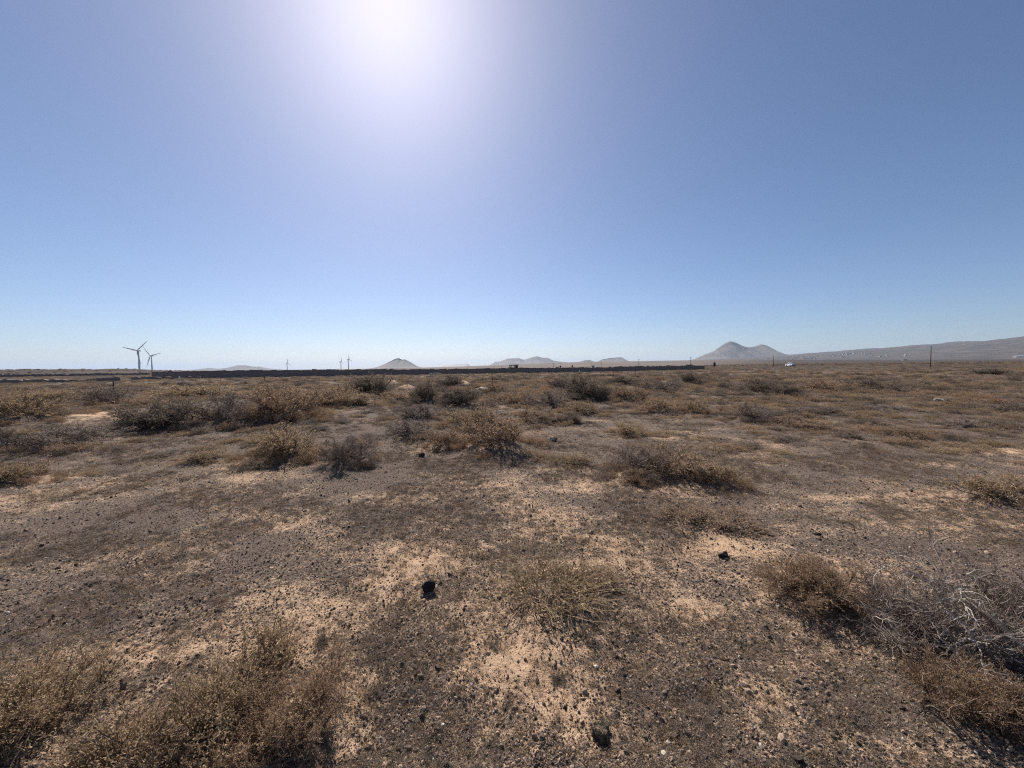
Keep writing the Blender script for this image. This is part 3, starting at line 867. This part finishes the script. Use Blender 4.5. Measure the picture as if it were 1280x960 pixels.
# ------------------------------------------------------------------ long dark wall
M['wall'] = plain_mat('dark_lava_stone', (.17, .13, .115), (.29, .225, .195), 4, .95, .6)
M['wallcap'] = plain_mat('dark_lava_cap', (.13, .10, .09), (.20, .16, .14), 6, .95, .6)
def wall_section(root, a, b_, ha, hb, thick, seed, mat, rough=.05, cap=True):
    """a, b_: (x, y) ends; the foot follows the ground"""
    rng = np.random.default_rng(seed)
    L_ = math.hypot(b_[0] - a[0], b_[1] - a[1]); n = max(int(L_ / .6), 2)
    t = np.linspace(0, 1, n + 1)
    x = a[0] + (b_[0] - a[0]) * t; y = a[1] + (b_[1] - a[1]) * t
    nx, ny = -(b_[1] - a[1]) / L_, (b_[0] - a[0]) / L_
    g = height(x, y, False)
    top = ha + (hb - ha) * t + rng.normal(0, rough, n + 1) + (fbm(t * L_ / 5, t * 0, 3, seed) - .5) * rough * 4
    rows = []
    for off, zz in ((-.5, g - .3), (-.46, g + top * .35), (-.40, g + top * .7), (-.36, g + top), (.36, g + top + rng.normal(0, rough * .4, n + 1)), (.5, g - .3)):
        j = rng.normal(0, .03, n + 1)
        rows.append(np.stack([x + nx * thick * (off + j), y + ny * thick * (off + j), zz], -1))
    V = np.stack(rows, 1); k = V.shape[1]
    idx = np.arange((n + 1) * k).reshape(n + 1, k)
    q = np.stack([idx[:-1, :-1], idx[1:, :-1], idx[1:, 1:], idx[:-1, 1:]], -1).reshape(-1, 4)
    tri = np.concatenate([[[idx[e, 0], idx[e, i], idx[e, i + 1]] for i in range(1, k - 1)] for e in (0, n)])
    o = link('wall_section', np_mesh('wall_section', V.reshape(-1, 3), [q, tri]), mat, root)
    if cap:
        mb = MB(); rr = random.Random(seed)
        s = 0.0
        while s < L_ - .4:
            l = rr.uniform(.5, 1.1); tt = s / L_
            cx, cy = a[0] + (b_[0] - a[0]) * tt, a[1] + (b_[1] - a[1]) * tt
            zt = float(np.interp(tt, t, g + top)); hh = rr.uniform(.05, .13); th = thick * rr.uniform(.34, .48)
            ux, uy = (b_[0] - a[0]) / L_, (b_[1] - a[1]) / L_
            vs = []
            for zz, sh in ((zt - .08, 1), (zt + hh, .82)):
                for pu, pv in ((0, -th * sh), (l * .93, -th * sh), (l * .93, th * sh), (0, th * sh)):
                    vs.append((cx + ux * pu + nx * pv, cy + uy * pu + ny * pv, zz + rr.uniform(-.02, .02)))
            mb.add(vs, [(0, 3, 2, 1), (4, 5, 6, 7), (0, 1, 5, 4), (1, 2, 6, 5), (2, 3, 7, 6), (3, 0, 4, 7)])
            s += l
        tag(mb.build('coping', M['wallcap'], o), kind='stuff')
    return o

wall = empty('stone_wall', (0, 90, 0)); tag(wall, 'long dark dry-stone wall crossing the plain below the hills', 'wall')
def wp(px, d): v = ray(px, 458); return (v[0] * d, d)
pts = [(190, 80, 1.52), (278, 83, 1.50), (390, 87, 1.42), (470, 90, 1.30), (560, 93, 1.22), (645, 96, 1.16), (740, 100, 1.15), (815, 108, 1.22), (880, 117, 1.15)]
for i in range(len(pts) - 1):
    (p0, d0, e0), (p1, d1, e1) = pts[i], pts[i + 1]
    a, b_ = wp(p0, d0), wp(p1, d1)
    s = wall_section(wall, a, b_, e0, e1, .55, 200 + i, M['wall'], .06 if i < 6 else .11)
    s.matrix_parent_inverse = wall.matrix_world.inverted()
wall.location = (0, 90, 0)
bpy.context.view_layer.update()
for c in wall.children: c.matrix_parent_inverse = Matrix.Translation((0, -90, 0))

def low_wall(p, label, seed):
    w = empty('rubble_wall', (0, 0, 0)); tag(w, label, 'wall')
    for i in range(len(p) - 1):
        wall_section(w, wp(p[i][0], p[i][1]), wp(p[i + 1][0], p[i + 1][1]), p[i][2], p[i + 1][2], .7, seed + i, M['wall'], .10, False)
low_wall([(-60, 60, .62), (30, 61, .60), (85, 62, .5), (150, 66, .40)], 'low dark rubble wall at the far left behind the olive scrub', 300)
low_wall([(165, 78, .45), (205, 77, .5), (250, 79, .35)], 'short dark rubble strip in front of the left end of the long wall', 310)
low_wall([(-80, 170, 1.1), (90, 178, 1.0), (187, 190, 1.0)], 'distant dark field wall along the left horizon', 320)

# ------------------------------------------------------------------ far hills
def hill_mat(name, c1, c2, c3, scale):
    m, N, L, b = new_mat(name)
    tc = N.new('ShaderNodeTexCoord')
    mp = N.new('ShaderNodeMapping'); mp.inputs['Scale'].default_value = (1, 1, .5); L.new(tc.outputs['Object'], mp.inputs['Vector'])
    f = noise(N, L, mp.outputs[0], scale, 9, .66)
    r = ramp(N, [(.3, c1), (.52, c2), (.72, c3)]); L.new(f, r.inputs[0]); L.new(r.outputs[0], b.inputs['Base Color'])
    return m
M['hill'] = hill_mat('bare_hill', (.09, .072, .064), (.15, .12, .105), (.22, .18, .155), .006)
M['cone'] = hill_mat('dark_cone', (.09, .075, .065), (.13, .105, .09), (.20, .16, .13), .01)
M['palehill'] = hill_mat('pale_hill', (.30, .24, .20), (.40, .33, .28), (.5, .42, .36), .005)

def hill(prof, d, depth, mat, seed, base=0.0, gully=.10, name='hill', nx=170, ny=71):
    """prof: (px, py) outline in the photo of a hill whose crest stands at depth d"""
    px = np.array([p[0] for p in prof], float); wpts = np.array([at_depth(p[0], p[1], d) for p in prof])
    x0, x1 = wpts[0, 0], wpts[-1, 0]
    u = np.linspace(0, 1, nx); X = x0 + (x1 - x0) * u
    Hc = np.interp(X, wpts[:, 0], wpts[:, 2])
    ker = np.exp(-.5 * (np.arange(-4, 5) / .7) ** 2); ker /= ker.sum()
    Hc = np.convolve(np.pad(Hc, 4, mode='edge'), ker, 'valid')
    v = np.linspace(-1, 1, ny)
    XX, VV = np.meshgrid(X, v)
    fall = (1 - np.abs(VV)) ** 1.25
    fall = fall * (1 - .25 * (1 - np.abs(VV)) * np.abs(VV))
    g = fbm(XX / (depth * .16), VV * 1.3 + XX / depth, 5, seed) - .5
    H = (Hc - base)[None, :] * np.clip(fall + gully * g * 2 * (1 - fall) * np.minimum(fall * 5, 1), 0, 1) + base
    YY = d + VV * depth + (fbm(XX / 300, VV, 2, seed + 3) - .5) * depth * .1 * (np.abs(VV) > .02)
    H = np.where(np.abs(VV) > .995, base - 12, H)
    V = np.stack([XX, YY, H], -1).reshape(-1, 3)
    idx = np.arange(nx * ny).reshape(ny, nx)
    q = np.stack([idx[:-1, :-1], idx[:-1, 1:], idx[1:, 1:], idx[1:, :-1]], -1).reshape(-1, 4)
    o = link(name, np_mesh(name, V, [q], True), mat)
    tag(o, kind='structure')
    return o
hill([(222, 466), (240, 463.5), (262, 459.8), (274, 461), (284, 459.8), (296, 456.8), (306, 456.8), (316, 458.4), (324, 458.2), (336, 462), (352, 466)], 6000, 600, M['hill'], 5)
hill([(452, 463.8), (466, 461), (482, 454.5), (494, 448.6), (498, 447.6), (503, 449.8), (506, 449.2), (512, 452), (522, 458), (528, 459.5), (560, 460.5)], 5000, 420, M['cone'], 7)
hill([(548, 462), (555, 456.8), (575, 455.2), (584, 454.3), (588, 457.2), (596, 462)], 9500, 500, M['palehill'], 9)
hill([(604, 461), (612, 456.5), (619, 452.2), (625, 451.8), (635, 448.2), (649, 447.6), (655, 449.8), (663, 447), (671, 445.2), (678, 447.2), (684, 447.2), (692, 450.8), (700, 452), (712, 453.2), (730, 457)], 8000, 900, M['hill'], 12)
hill([(712, 457), (722, 453), (730, 450.4), (736, 449.7), (742, 451.6), (750, 456)], 7200, 450, M['hill'], 15)
hill([(738, 457), (746, 452.4), (754, 449), (766, 447.2), (776, 446.2), (781, 449), (787, 452), (800, 456)], 7400, 600, M['hill'], 17)
hill([(852, 458), (866, 450), (880, 443.5), (891, 439.5), (899, 434), (907, 428.4), (913, 426.4), (920, 428.2), (928, 432.2), (935, 434), (943, 433), (951, 430.2), (957, 431.4), (964, 435), (974, 440), (986, 444), (1005, 450)], 6500, 900, M['hill'], 19, 30, .42)

# long ridge on the right, running away from the viewer
def ridge_z(x, y):
    x = np.asarray(x, float); y = np.asarray(y, float)
    cy = np.interp(y, [1500, 2400, 3000, 3450, 3650, 4000, 4300, 4900, 5600, 6300, 7400], [196, 200, 190, 172, 146, 148, 140, 122, 96, 74, 40])
    t = np.clip((x - 1700) / 2900, 0, 1)
    up = t ** 1.5
    back = 1 - sstep(4700, 7500, x)
    ends = sstep(900, 2100, y) * (1 - sstep(6600, 8400, y))
    n = (fbm(x / 500, y / 500, 5, 77) - .5) * 46 * up + (fbm(x / 130, y / 260, 4, 78) - .5) * 26 * (.3 + up) + (fbm(x / 60, y / 900, 4, 79) - .5) * 16 * np.minimum(up * 3, 1)
    return (cy * up + n) * back * ends
xs = np.linspace(1500, 7600, 150); ys = np.linspace(850, 8500, 170)
XX, YY = np.meshgrid(xs, ys)
ZZ = ridge_z(XX, YY) + height(XX, YY, False) - 3.0 * (1 - sstep(0, .02, (XX - 1700) / 2900))
idx = np.arange(XX.size).reshape(XX.shape)
q = np.stack([idx[:-1, :-1], idx[:-1, 1:], idx[1:, 1:], idx[1:, :-1]], -1).reshape(-1, 4)
M['ridge'] = hill_mat('scrubby_ridge', (.05, .042, .039), (.085, .07, .063), (.16, .13, .11), .012)
tag(link('ridge', np_mesh('ridge', np.stack([XX, YY, ZZ - .5], -1).reshape(-1, 3), [q], True), M['ridge']), kind='structure')

def on_ridge(px, py):
    v = ray(px, py)
    d = np.arange(900, 8000, 10.0)
    z = ridge_z(v[0] * d, d) + height(v[0] * d, d, False)
    hit = np.nonzero(EYE + v[2] * d < z)[0]
    if len(hit) == 0: return None
    dd = d[hit[0]]
    return v[0] * dd, dd, z[hit[0]]

# ------------------------------------------------------------------ village
M['white'] = plain_mat('whitewash', (.56, .54, .51), (.66, .64, .61), .3, .8)
M['window'] = plain_mat('dark_opening', (.03, .03, .035), (.06, .06, .065), 1, .4)
def house_meshes(seed):
    rr = random.Random(seed); w, d, h = rr.uniform(8, 14), rr.uniform(6, 9), rr.uniform(3.2, 5.5)
    b1 = MB().box(-w / 2, w / 2, -d / 2, d / 2, -4, h)
    b1.box(-w / 2 - .15, w / 2 + .15, -d / 2 - .15, -d / 2 + .4, h, h + .9).box(-w / 2 - .15, w / 2 + .15, d / 2 - .4, d / 2 + .15, h, h + .9)
    b1.box(-w / 2 - .15, -w / 2 + .4, -d / 2 + .4, d / 2 - .4, h, h + .9).box(w / 2 - .4, w / 2 + .15, -d / 2 + .4, d / 2 - .4, h, h + .9)
    b1.box(w / 2 + .01, w / 2 + w * .4, -d / 2 + 1, d / 2 - 1, -4, h * .6)
    b2 = MB()
    b2.box(-w * .3, w * .1, -d / 2 - .06, -d / 2 + .05, h * .3, h * .3 + 1.9)
    return b1.mesh('walls'), b2.mesh('window')
HM = [house_meshes(i) for i in range(5)]
rr = random.Random(4)
hp = [(960, 448.5)] + [(982 + rr.uniform(0, 40), 447.2 + rr.uniform(-1, 2.2)) for _ in range(16)] + [(1022 + rr.uniform(0, 34), 445 + rr.uniform(-1.5, 2.5)) for _ in range(8)] + \
     [(1054 + rr.uniform(0, 14), 442 + rr.uniform(-.4, 2.6)) for _ in range(9)] + [(1078, 442.4), (1082, 442.6), (1088, 442.3), (1109, 444.3), (1100, 446), (1040, 443.5)]
for i, (px, py) in enumerate(hp):
    p = on_ridge(px, py)
    if p is None:
        x, y, z = at_depth(px, py, 4300); z = max(z, h1(x, y))
        p = (x, y, h1(x, y) + 2)
    root = empty('village_house', p, rr.uniform(-.6, .6))
    tag(root, 'tiny white flat-roofed house of the far village at the foot of the ridge', 'house', 'houses of the far village')
    for nm, me, mt in (('walls', HM[i % 5][0], M['white']), ('window', HM[i % 5][1], M['window'])):
        link(nm, me, mt, root)

def on_land(px, py, dmin=150, dmax=7000):
    v = ray(px, py); d = np.arange(dmin, dmax, 4.0)
    z = np.maximum(height(v[0] * d, d, False), ridge_z(v[0] * d, d) + height(v[0] * d, d, False))
    hit = np.nonzero(EYE + v[2] * d < z)[0]
    dd = d[hit[0]] if len(hit) else dmax
    return v[0] * dd, dd, float(z[hit[0]]) if len(hit) else 0.0

# single white buildings
x, y, z = on_land(1131.5, 445.2)
t_ = empty('white_tower_house', (x, y, z)); tag(t_, 'bright white tall narrow building alone on the ridge slope left of the tall pole', 'building')
k = y / 481.0
MB().box(-1.1 * k, .6 * k, -4, 4, -2, 1.6 * k).box(.0, 1.2 * k, -3, 3, -2, 2.9 * k).build('walls', M['white'], t_)
MB().box(.3 * k, .8 * k, -3.08, -2.9, 1.2 * k, 2.0 * k).build('window', M['window'], t_)
x, y, z = on_land(1131, 450.5, 300, 2600); k = y / 481.0
t_ = empty('low_white_shed', (x, y, z)); tag(t_, 'low white shed on the brown plain below the tall narrow white building', 'building')
MB().box(-3.0 * k, 3.0 * k, -3, 3, -1, 1.2 * k).build('walls', M['white'], t_)
MB().box(-3.2 * k, 3.2 * k, -3.4, 3.4, 1.2 * k, 1.45 * k).build('roof', M['white'], t_)
MB().box(-.5 * k, .5 * k, -3.06, -2.9, 0, .8 * k).build('door', M['window'], t_)
x, y, z = on_land(1273, 446.3, 300, 2600); k = y / 481.0
t_ = empty('long_white_building', (x, y, z)); tag(t_, 'long low white building on the plain at the right edge', 'building')
MB().box(-5 * k, 5 * k, -6, 6, -2, 1.1 * k).build('walls', M['white'], t_)
MB().add([(-5.1 * k, -6.5, 1.1 * k), (5.1 * k, -6.5, 1.1 * k), (5.1 * k, 6.5, 1.1 * k), (-5.1 * k, 6.5, 1.1 * k), (-5.1 * k, 0, 1.6 * k), (5.1 * k, 0, 1.6 * k)],
         [(0, 1, 5, 4), (2, 3, 4, 5), (0, 4, 3), (1, 2, 5), (0, 3, 2, 1)]).build('roof', M['white'], t_)
for s in (-3, -1, 1, 3): MB().box((s - .35) * k, (s + .35) * k, -6.06, -5.9, .2 * k, .8 * k).build('window', M['window'], t_)

# ------------------------------------------------------------------ canopy building behind the wall, centre
M['darkmetal'] = plain_mat('dark_painted_steel', (.03, .03, .032), (.06, .058, .055), 2, .5)
M['grey_plaster'] = plain_mat('weathered_white_plaster', (.5, .48, .45), (.66, .64, .60), .6, .85)
D = 190.0; k = D / 481.0
x, y, z = at_depth(643, 460.5, D)
g = h1(x, y)
b_ = empty('roadside_building', (x, y, g)); tag(b_, 'white roadside building with dark flat canopy, above the middle of the wall', 'building')
top = at_depth(643, 455.8, D)[2] - g
MB().box(-.2 * k, 4.6 * k, 0, 6, 0, top - .5).build('walls', M['grey_plaster'], b_)
MB().box(-8.5 * k, -.35 * k, 2.5, 5.5, 0, top - 1.35).build('low_wing', M['grey_plaster'], b_)
MB().box(-6.5 * k, 4.9 * k, -2.5, 6.4, top - .45, top).build('canopy', M['darkmetal'], b_)
for px_ in (-6.0, -3.2): MB().box(px_ * k - .12, px_ * k + .12, -2.1, -1.86, 0, top - .45).build('post', M['darkmetal'], b_)
for a0_, a1_ in ((-5.2, -4.2), (1.8, 4.3)): MB().box(a0_ * k, a1_ * k, 2.42 if a0_ < 0 else -.08, 2.6 if a0_ < 0 else .1, .3, 1.9 if a0_ < 0 else 2.1).build('window', M['window'], b_)

# ------------------------------------------------------------------ wind turbines
M['turbine'] = plain_mat('turbine_white', (.62, .62, .62), (.70, .70, .70), .05, .5)
def turbine(px, hub_y, base_y, blade_px, ang, yaw, label, hub_h=60.0):
    d = hub_h * FPX / (base_y - hub_y)
    x, y, _ = at_depth(px, hub_y, d)
    zt = at_depth(px, hub_y, d)[2]
    g = h1(x, y)
    root = empty('wind_turbine', (x, y, g)); tag(root, label, 'wind turbine')
    H = zt - g
    MB().cyl([(0, 0, -2), (0, 0, H * .35), (0, 0, H * .7), (0, 0, H - 1.2)], [2.3, 2.0, 1.6, 1.25], 16).build('tower', M['turbine'], root, True)
    c, s = math.cos(yaw), math.sin(yaw)
    def rot(p): return (p[0] * c - p[1] * s, p[0] * s + p[1] * c, p[2] + H)
    ring = lambda yy, sx, sz: [rot((sx * q[0], yy, sz * q[1])) for q in ((-1, -.7), (-.7, -1), (.7, -1), (1, -.7), (1, .7), (.7, 1), (-.7, 1), (-1, .7))]
    MB().rings([ring(-3.0, 1.2, 1.2), ring(-2.0, 1.7, 1.7), ring(5, 1.7, 1.7), ring(7, 1.3, 1.3)]).build('nacelle', M['turbine'], root)
    MB().cyl([rot((0, -3.0, 0)), rot((0, -4.0, 0)), rot((0, -5.2, 0)), rot((0, -5.9, 0))], [1.5, 1.5, 1.1, .2], 12).build('hub', M['turbine'], root, True)
    BL = blade_px * d / FPX
    for a in ang:
        mb = MB(); rs = []
        for t, ch, th, tw in ((.02, 1.0, 1.0, 0), (.08, 1.2, .95, .1), (.2, 2.1, .6, .35), (.45, 1.55, .38, .18), (.75, 1.0, .22, .07), (.97, .5, .10, 0), (1, .2, .06, 0)):
            rr_ = []
            for q in range(8):
                an = 2 * math.pi * q / 8
                ax, ay = ch * .95 * math.cos(an), th * .9 * math.sin(an)
                ax, ay = ax * math.cos(tw) - ay * math.sin(tw), ax * math.sin(tw) + ay * math.cos(tw)
                px_, pz_ = BL * t, ax
                rr_.append(rot((px_ * math.cos(a) - pz_ * math.sin(a), -4.4 + ay, px_ * math.sin(a) + pz_ * math.cos(a))))
            rs.append(rr_)
        mb.rings(rs); mb.build('blade', M['turbine'], root, True)
    return root
turbine(173.0, 438.3, 466, 17.7, [R(43.6), R(165), R(-79)], R(5), 'largest wind turbine, left of the pair at far left')
turbine(189.2, 444.8, 466, 15.4, [R(128.8), R(12), R(-112)], R(-5), 'slightly smaller wind turbine, right of the pair at far left')
turbine(358.8, 453.8, 465.5, 6.2, [R(92), R(-28), R(212)], R(80), 'lone thin far wind turbine right of the flat double hill')
turbine(426.0, 452.0, 464.5, 5.6, [R(80), R(-40), R(200)], R(78), 'shorter of the two thin far wind turbines left of the cone hill')
turbine(435.4, 449.2, 464.5, 6.6, [R(96), R(-24), R(216)], R(76), 'taller of the two thin far wind turbines left of the cone hill')
turbine(349.2, 461.2, 465.6, 2.4, [R(90), R(-30), R(210)], R(60), 'barely visible wind turbine on the horizon left of the lone thin one')
turbine(413.4, 461.3, 465.0, 2.2, [R(90), R(-30), R(210)], R(60), 'barely visible wind turbine on the horizon left of the thin pair')

# ------------------------------------------------------------------ poles and posts
M['pole'] = plain_mat('weathered_pole_wood', (.06, .048, .04), (.12, .095, .08), 3, .9)
def pole(px, ytop, ybase, label, name='utility_pole', cat='pole', dist=None, arm=True, r=.13, mat='pole'):
    if dist is None: _, dist = ground_at(px, ybase)
    x, y, zt = at_depth(px, ytop, dist)
    g = h1(x, y)
    root = empty(name, (x, y, g)); tag(root, label, cat)
    H = zt - g
    MB().cyl([(0, 0, -.4), (0, 0, H * .5), (0, 0, H)], [r, r * .88, r * .72], 9).build('shaft', M[mat], root, True)
    if arm:
        MB().box(-.55, .55, -.05, .05, H - .42, H - .30).build('crossarm', M[mat], root)
        for s in (-.45, 0, .45):
            MB().cyl([(s, 0, H - .30), (s, 0, H - .22), (s, 0, H - .12)], [.04, .055, .03], 8).build('insulator', M['white'], root)
    else:
        MB().cyl([(0, 0, H), (0, 0, H + r * .5)], [r * .8, r * .3], 9).build('cap', M[mat], root, True)
    return root
pole(1164, 432.5, 459.5, 'tall dark wooden pole on the plain at right', arm=False, r=.095)
pole(967, 443.3, 459.5, 'dark wooden pole left of the white pickup', arm=False, r=.095)
pole(863.5, 446.5, 456, 'thin pole behind the right end of the long wall', dist=200, arm=True)
pole(798.5, 449, 457, 'thin pole behind the wall, right of the blunt double hill', dist=230)
pole(751.5, 452.5, 458, 'thin pole behind the wall under the flat-topped hill', dist=280)
pole(691.5, 453.5, 459, 'thin pole behind the wall right of the canopy building', dist=280)
pole(617.5, 457.8, 461, 'thin pole just left of the canopy building', dist=190, arm=False, r=.1)
pole(627, 457.8, 461, 'thin pole touching the canopy building on its left', dist=190, arm=False, r=.1)
pole(141.5, 474.5, 489.5, 'thin dark fence post at far left, before the rubble wall', 'fence_post', 'post', arm=False, r=.06)
pole(615, 464, 482, 'thin dark post right of the round pale boulder, before the wall', 'fence_post', 'post', arm=False, r=.035)
pole(330.5, 466, 477, 'thin dark post before the wall above the thicket', 'fence_post', 'post', arm=False, r=.05)
pole(766.5, 464, 472, 'thin dark post before the wall right of the tall dark-sided shrub', 'fence_post', 'post', arm=False, r=.05)
pole(793.8, 460, 471, 'thin dark post before the wall, right of centre', 'fence_post', 'post', arm=False, r=.05)
pole(224, 471, 476, 'short white post before the left part of the wall', 'marker_post', 'post', dist=62, arm=False, r=.14, mat='white')
pole(724.5, 463, 468, 'short pale post with dark foot before the wall', 'marker_post', 'post', dist=80, arm=False, r=.09, mat='white')

# signs / panels beyond the wall
M['signback'] = plain_mat('grey_sign_back', (.08, .08, .085), (.13, .13, .135), 2, .6)
def road_sign(px, py, label, tilt):
    x, y, z = at_depth(px, py, 150); g = h1(x, y)
    root = empty('road_sign', (x, y, g), .5); tag(root, label, 'sign')
    H = z - g
    MB().cyl([(0, 0, 0), (0, 0, H * .6), (0, 0, H + .1)], [.05, .05, .05], 8).build('post', M['signback'], root)
    o = MB().cyl([(0, -.1, 0), (0, -.07, 0)], [.42, .42], 18).build('plate', M['signback'], root)
    o.location = (0, 0, H); o.rotation_euler = (0, tilt, 0)
road_sign(700.3, 458.2, 'small dark road sign over the wall, left of the pair right of centre', .3)
road_sign(715.2, 457.6, 'small dark road sign over the wall, right of the pair right of centre', .3)
x, y, z = at_depth(741, 460, 190)
t_ = empty('white_hut', (x, y, h1(x, y))); tag(t_, 'little white hut showing over the wall under the flat-topped hill', 'hut')
hh = at_depth(741, 457.2, 190)[2] - h1(x, y)
MB().box(-.7, .7, -.7, .7, 0, hh).build('walls', M['white'], t_); MB().box(-.85, .85, -.85, .85, hh, hh + .15).build('roof', M['white'], t_)
MB().box(-.25, .25, -.74, -.69, 0, 1.3).build('door', M['window'], t_)
for px, wd, lb in ((545, 1.9, 'white box-shaped meter hut at the foot of the wall, left of centre'), (538.5, .7, 'smaller white box left of the meter hut'), (549.5, .8, 'smaller white box right of the meter hut')):
    x, y, zt = at_depth(px, 466.6 if wd > 1 else 467.4, 84); g = h1(x, y); k = .5 * wd * .55; H = max(zt - g, .3)
    t_ = empty('meter_box', (x, y, g)); tag(t_, lb, 'box')
    MB().box(-k, k, -.25, .25, -.1, H).build('body', M['grey_plaster'], t_)
    MB().box(-k - .05, k + .05, -.3, .3, H, H + .07).build('lid', M['white'], t_)
    MB().box(-k * .6, k * .6, -.27, -.24, H * .15, H * .85).build('door', M['signback'], t_)
x, y, z = at_depth(893, 455.5, 260)
t_ = empty('water_tank', (x, y, h1(x, y))); tag(t_, 'small dark tank alone on the plain right of the wall end', 'tank')
hh = at_depth(893, 452.4, 260)[2] - h1(x, y)
MB().cyl([(0, 0, -.2), (0, 0, hh * .85), (0, 0, hh)], [.7, .7, .3], 14).build('tank', M['darkmetal'], t_, True)
MB().cyl([(0, 0, hh), (0, 0, hh + .12)], [.25, .25], 10).build('lid', M['darkmetal'], t_)

# ------------------------------------------------------------------ white pickup
M['paint'] = plain_mat('white_car_paint', (.78, .78, .78), (.82, .82, .82), 1, .25)
M['glass'] = plain_mat('tinted_car_glass', (.02, .022, .025), (.03, .032, .035), 1, .08)
M['tyre'] = plain_mat('tyre_rubber', (.02, .02, .02), (.03, .03, .03), 8, .9)
M['rim'] = plain_mat('steel_rim', (.35, .35, .36), (.45, .45, .46), 4, .4, 0, .6)
M['redlamp'] = plain_mat('red_lamp', (.30, .01, .01), (.38, .02, .02), 4, .3)
x, y = ground_at(988.2, 458.0); y_ = 178.0; x_ = ray(988.2, 458)[0] * y_
car = empty('pickup_truck', (x_, y_, h1(x_, y_) + .05), R(-97)); tag(car, 'white pickup truck parked on the plain right of a wooden pole', 'pickup')
def side_prism(prof, hw, name, mat, parent, inset=None):
    n = len(prof); inset = inset or [0] * n
    mb = MB()
    vs = [(p[0], -hw + inset[i], p[1]) for i, p in enumerate(prof)] + [(p[0], hw - inset[i], p[1]) for i, p in enumerate(prof)]
    fs = [tuple(range(n)), tuple(reversed(range(n, 2 * n)))] + [(i, i + n, (i + 1) % n + n, (i + 1) % n) for i in range(n)]
    return mb.add(vs, fs).build(name, mat, parent)
# front of the truck points to -x
body = side_prism([(-2.65, .45), (-2.7, .75), (-2.6, 1.0), (-1.5, 1.1), (.55, 1.1), (.55, .40), (-1.0, .36), (-1.05, .62), (-1.3, .85), (-1.75, .85), (-2.0, .62), (-2.05, .36), (-2.5, .36)], .92, 'body', M['paint'], car)
cabin = side_prism([(-1.45, 1.1), (-.75, 1.72), (-.3, 1.78), (.35, 1.76), (.5, 1.1)], .9, 'cabin', M['paint'], car, [0, .16, .18, .16, 0])
for s in (-1, 1):
    pr = [(-1.12, 1.16), (-.68, 1.62), (.28, 1.64), (.36, 1.16)]
    vs = [(p[0], s * (.905 - .16 * (p[1] - 1.1) / .62), p[1]) for p in pr]
    vs2 = [(p[0], v[1] - s * .02, p[1]) for p, v in zip(pr, vs)]
    MB().add(vs + vs2, [(0, 1, 2, 3), (7, 6, 5, 4), (0, 4, 5, 1), (1, 5, 6, 2), (2, 6, 7, 3), (3, 7, 4, 0)]).build('side_window', M['glass'], car)
    MB().box(-1.2, -1.0, s * .93 - .02, s * 1.05 + .02, 1.15, 1.32).build('mirror', M['darkmetal'], car)
    MB().box(-2.68, -2.45, s * .72 - .15, s * .72 + .15, .80, .95).build('headlight', M['rim'], car)
    MB().box(2.52, 2.63, s * .80 - .08, s * .80 + .08, .75, 1.0).build('tail_lamp', M['redlamp'], car)
    for wx in (-1.53, 1.45):
        w_ = MB().cyl([(wx, s * .72, .36), (wx, s * .95, .36)], [.36, .36], 20).build('wheel', M['tyre'], car)
        MB().cyl([(wx, s * .93, .36), (wx, s * .965, .36)], [.2, .19], 14).build('rim', M['rim'], w_)
bed = MB().box(.56, 2.6, -.92, -.84, .62, 1.06).box(.56, 2.6, .84, .92, .62, 1.06).box(2.52, 2.6, -.84, .84, .62, 1.06).box(.56, 2.6, -.84, .84, .55, .62).build('cargo_bed', M['paint'], car)
MB().add([(-1.42, -.76, 1.13), (-1.42, .76, 1.13), (-.80, .66, 1.69), (-.80, -.66, 1.69), (-1.47, -.76, 1.14), (-1.47, .76, 1.14), (-.84, .66, 1.70), (-.84, -.66, 1.70)],
         [(0, 1, 2, 3), (7, 6, 5, 4), (0, 4, 5, 1), (1, 5, 6, 2), (2, 6, 7, 3), (3, 7, 4, 0)]).build('windscreen', M['glass'], car)
MB().box(-2.74, -2.6, -.9, .9, .40, .58).build('front_bumper', M['darkmetal'], car)
MB().box(2.6, 2.7, -.9, .9, .42, .58).build('rear_bumper', M['darkmetal'], car)
MB().box(-2.0, 2.4, -.5, .5, .30, .40).build('chassis', M['darkmetal'], car)

# ------------------------------------------------------------------ the air
hz, N, L, b = new_mat('thin_haze')
N.remove(b)
pv = N.new('ShaderNodeVolumePrincipled')
pv.inputs['Color'].default_value = (.62, .78, 1.0, 1)
pv.inputs['Density'].default_value = 4.2e-5
pv.inputs['Anisotropy'].default_value = .2
L.new(pv.outputs[0], N['Material Output'].inputs['Volume'])
tag(MB().box(-26600, 26600, -26600, 26600, -30, 440).build('haze', hz), 'thin pale haze over the plain', kind='stuff')
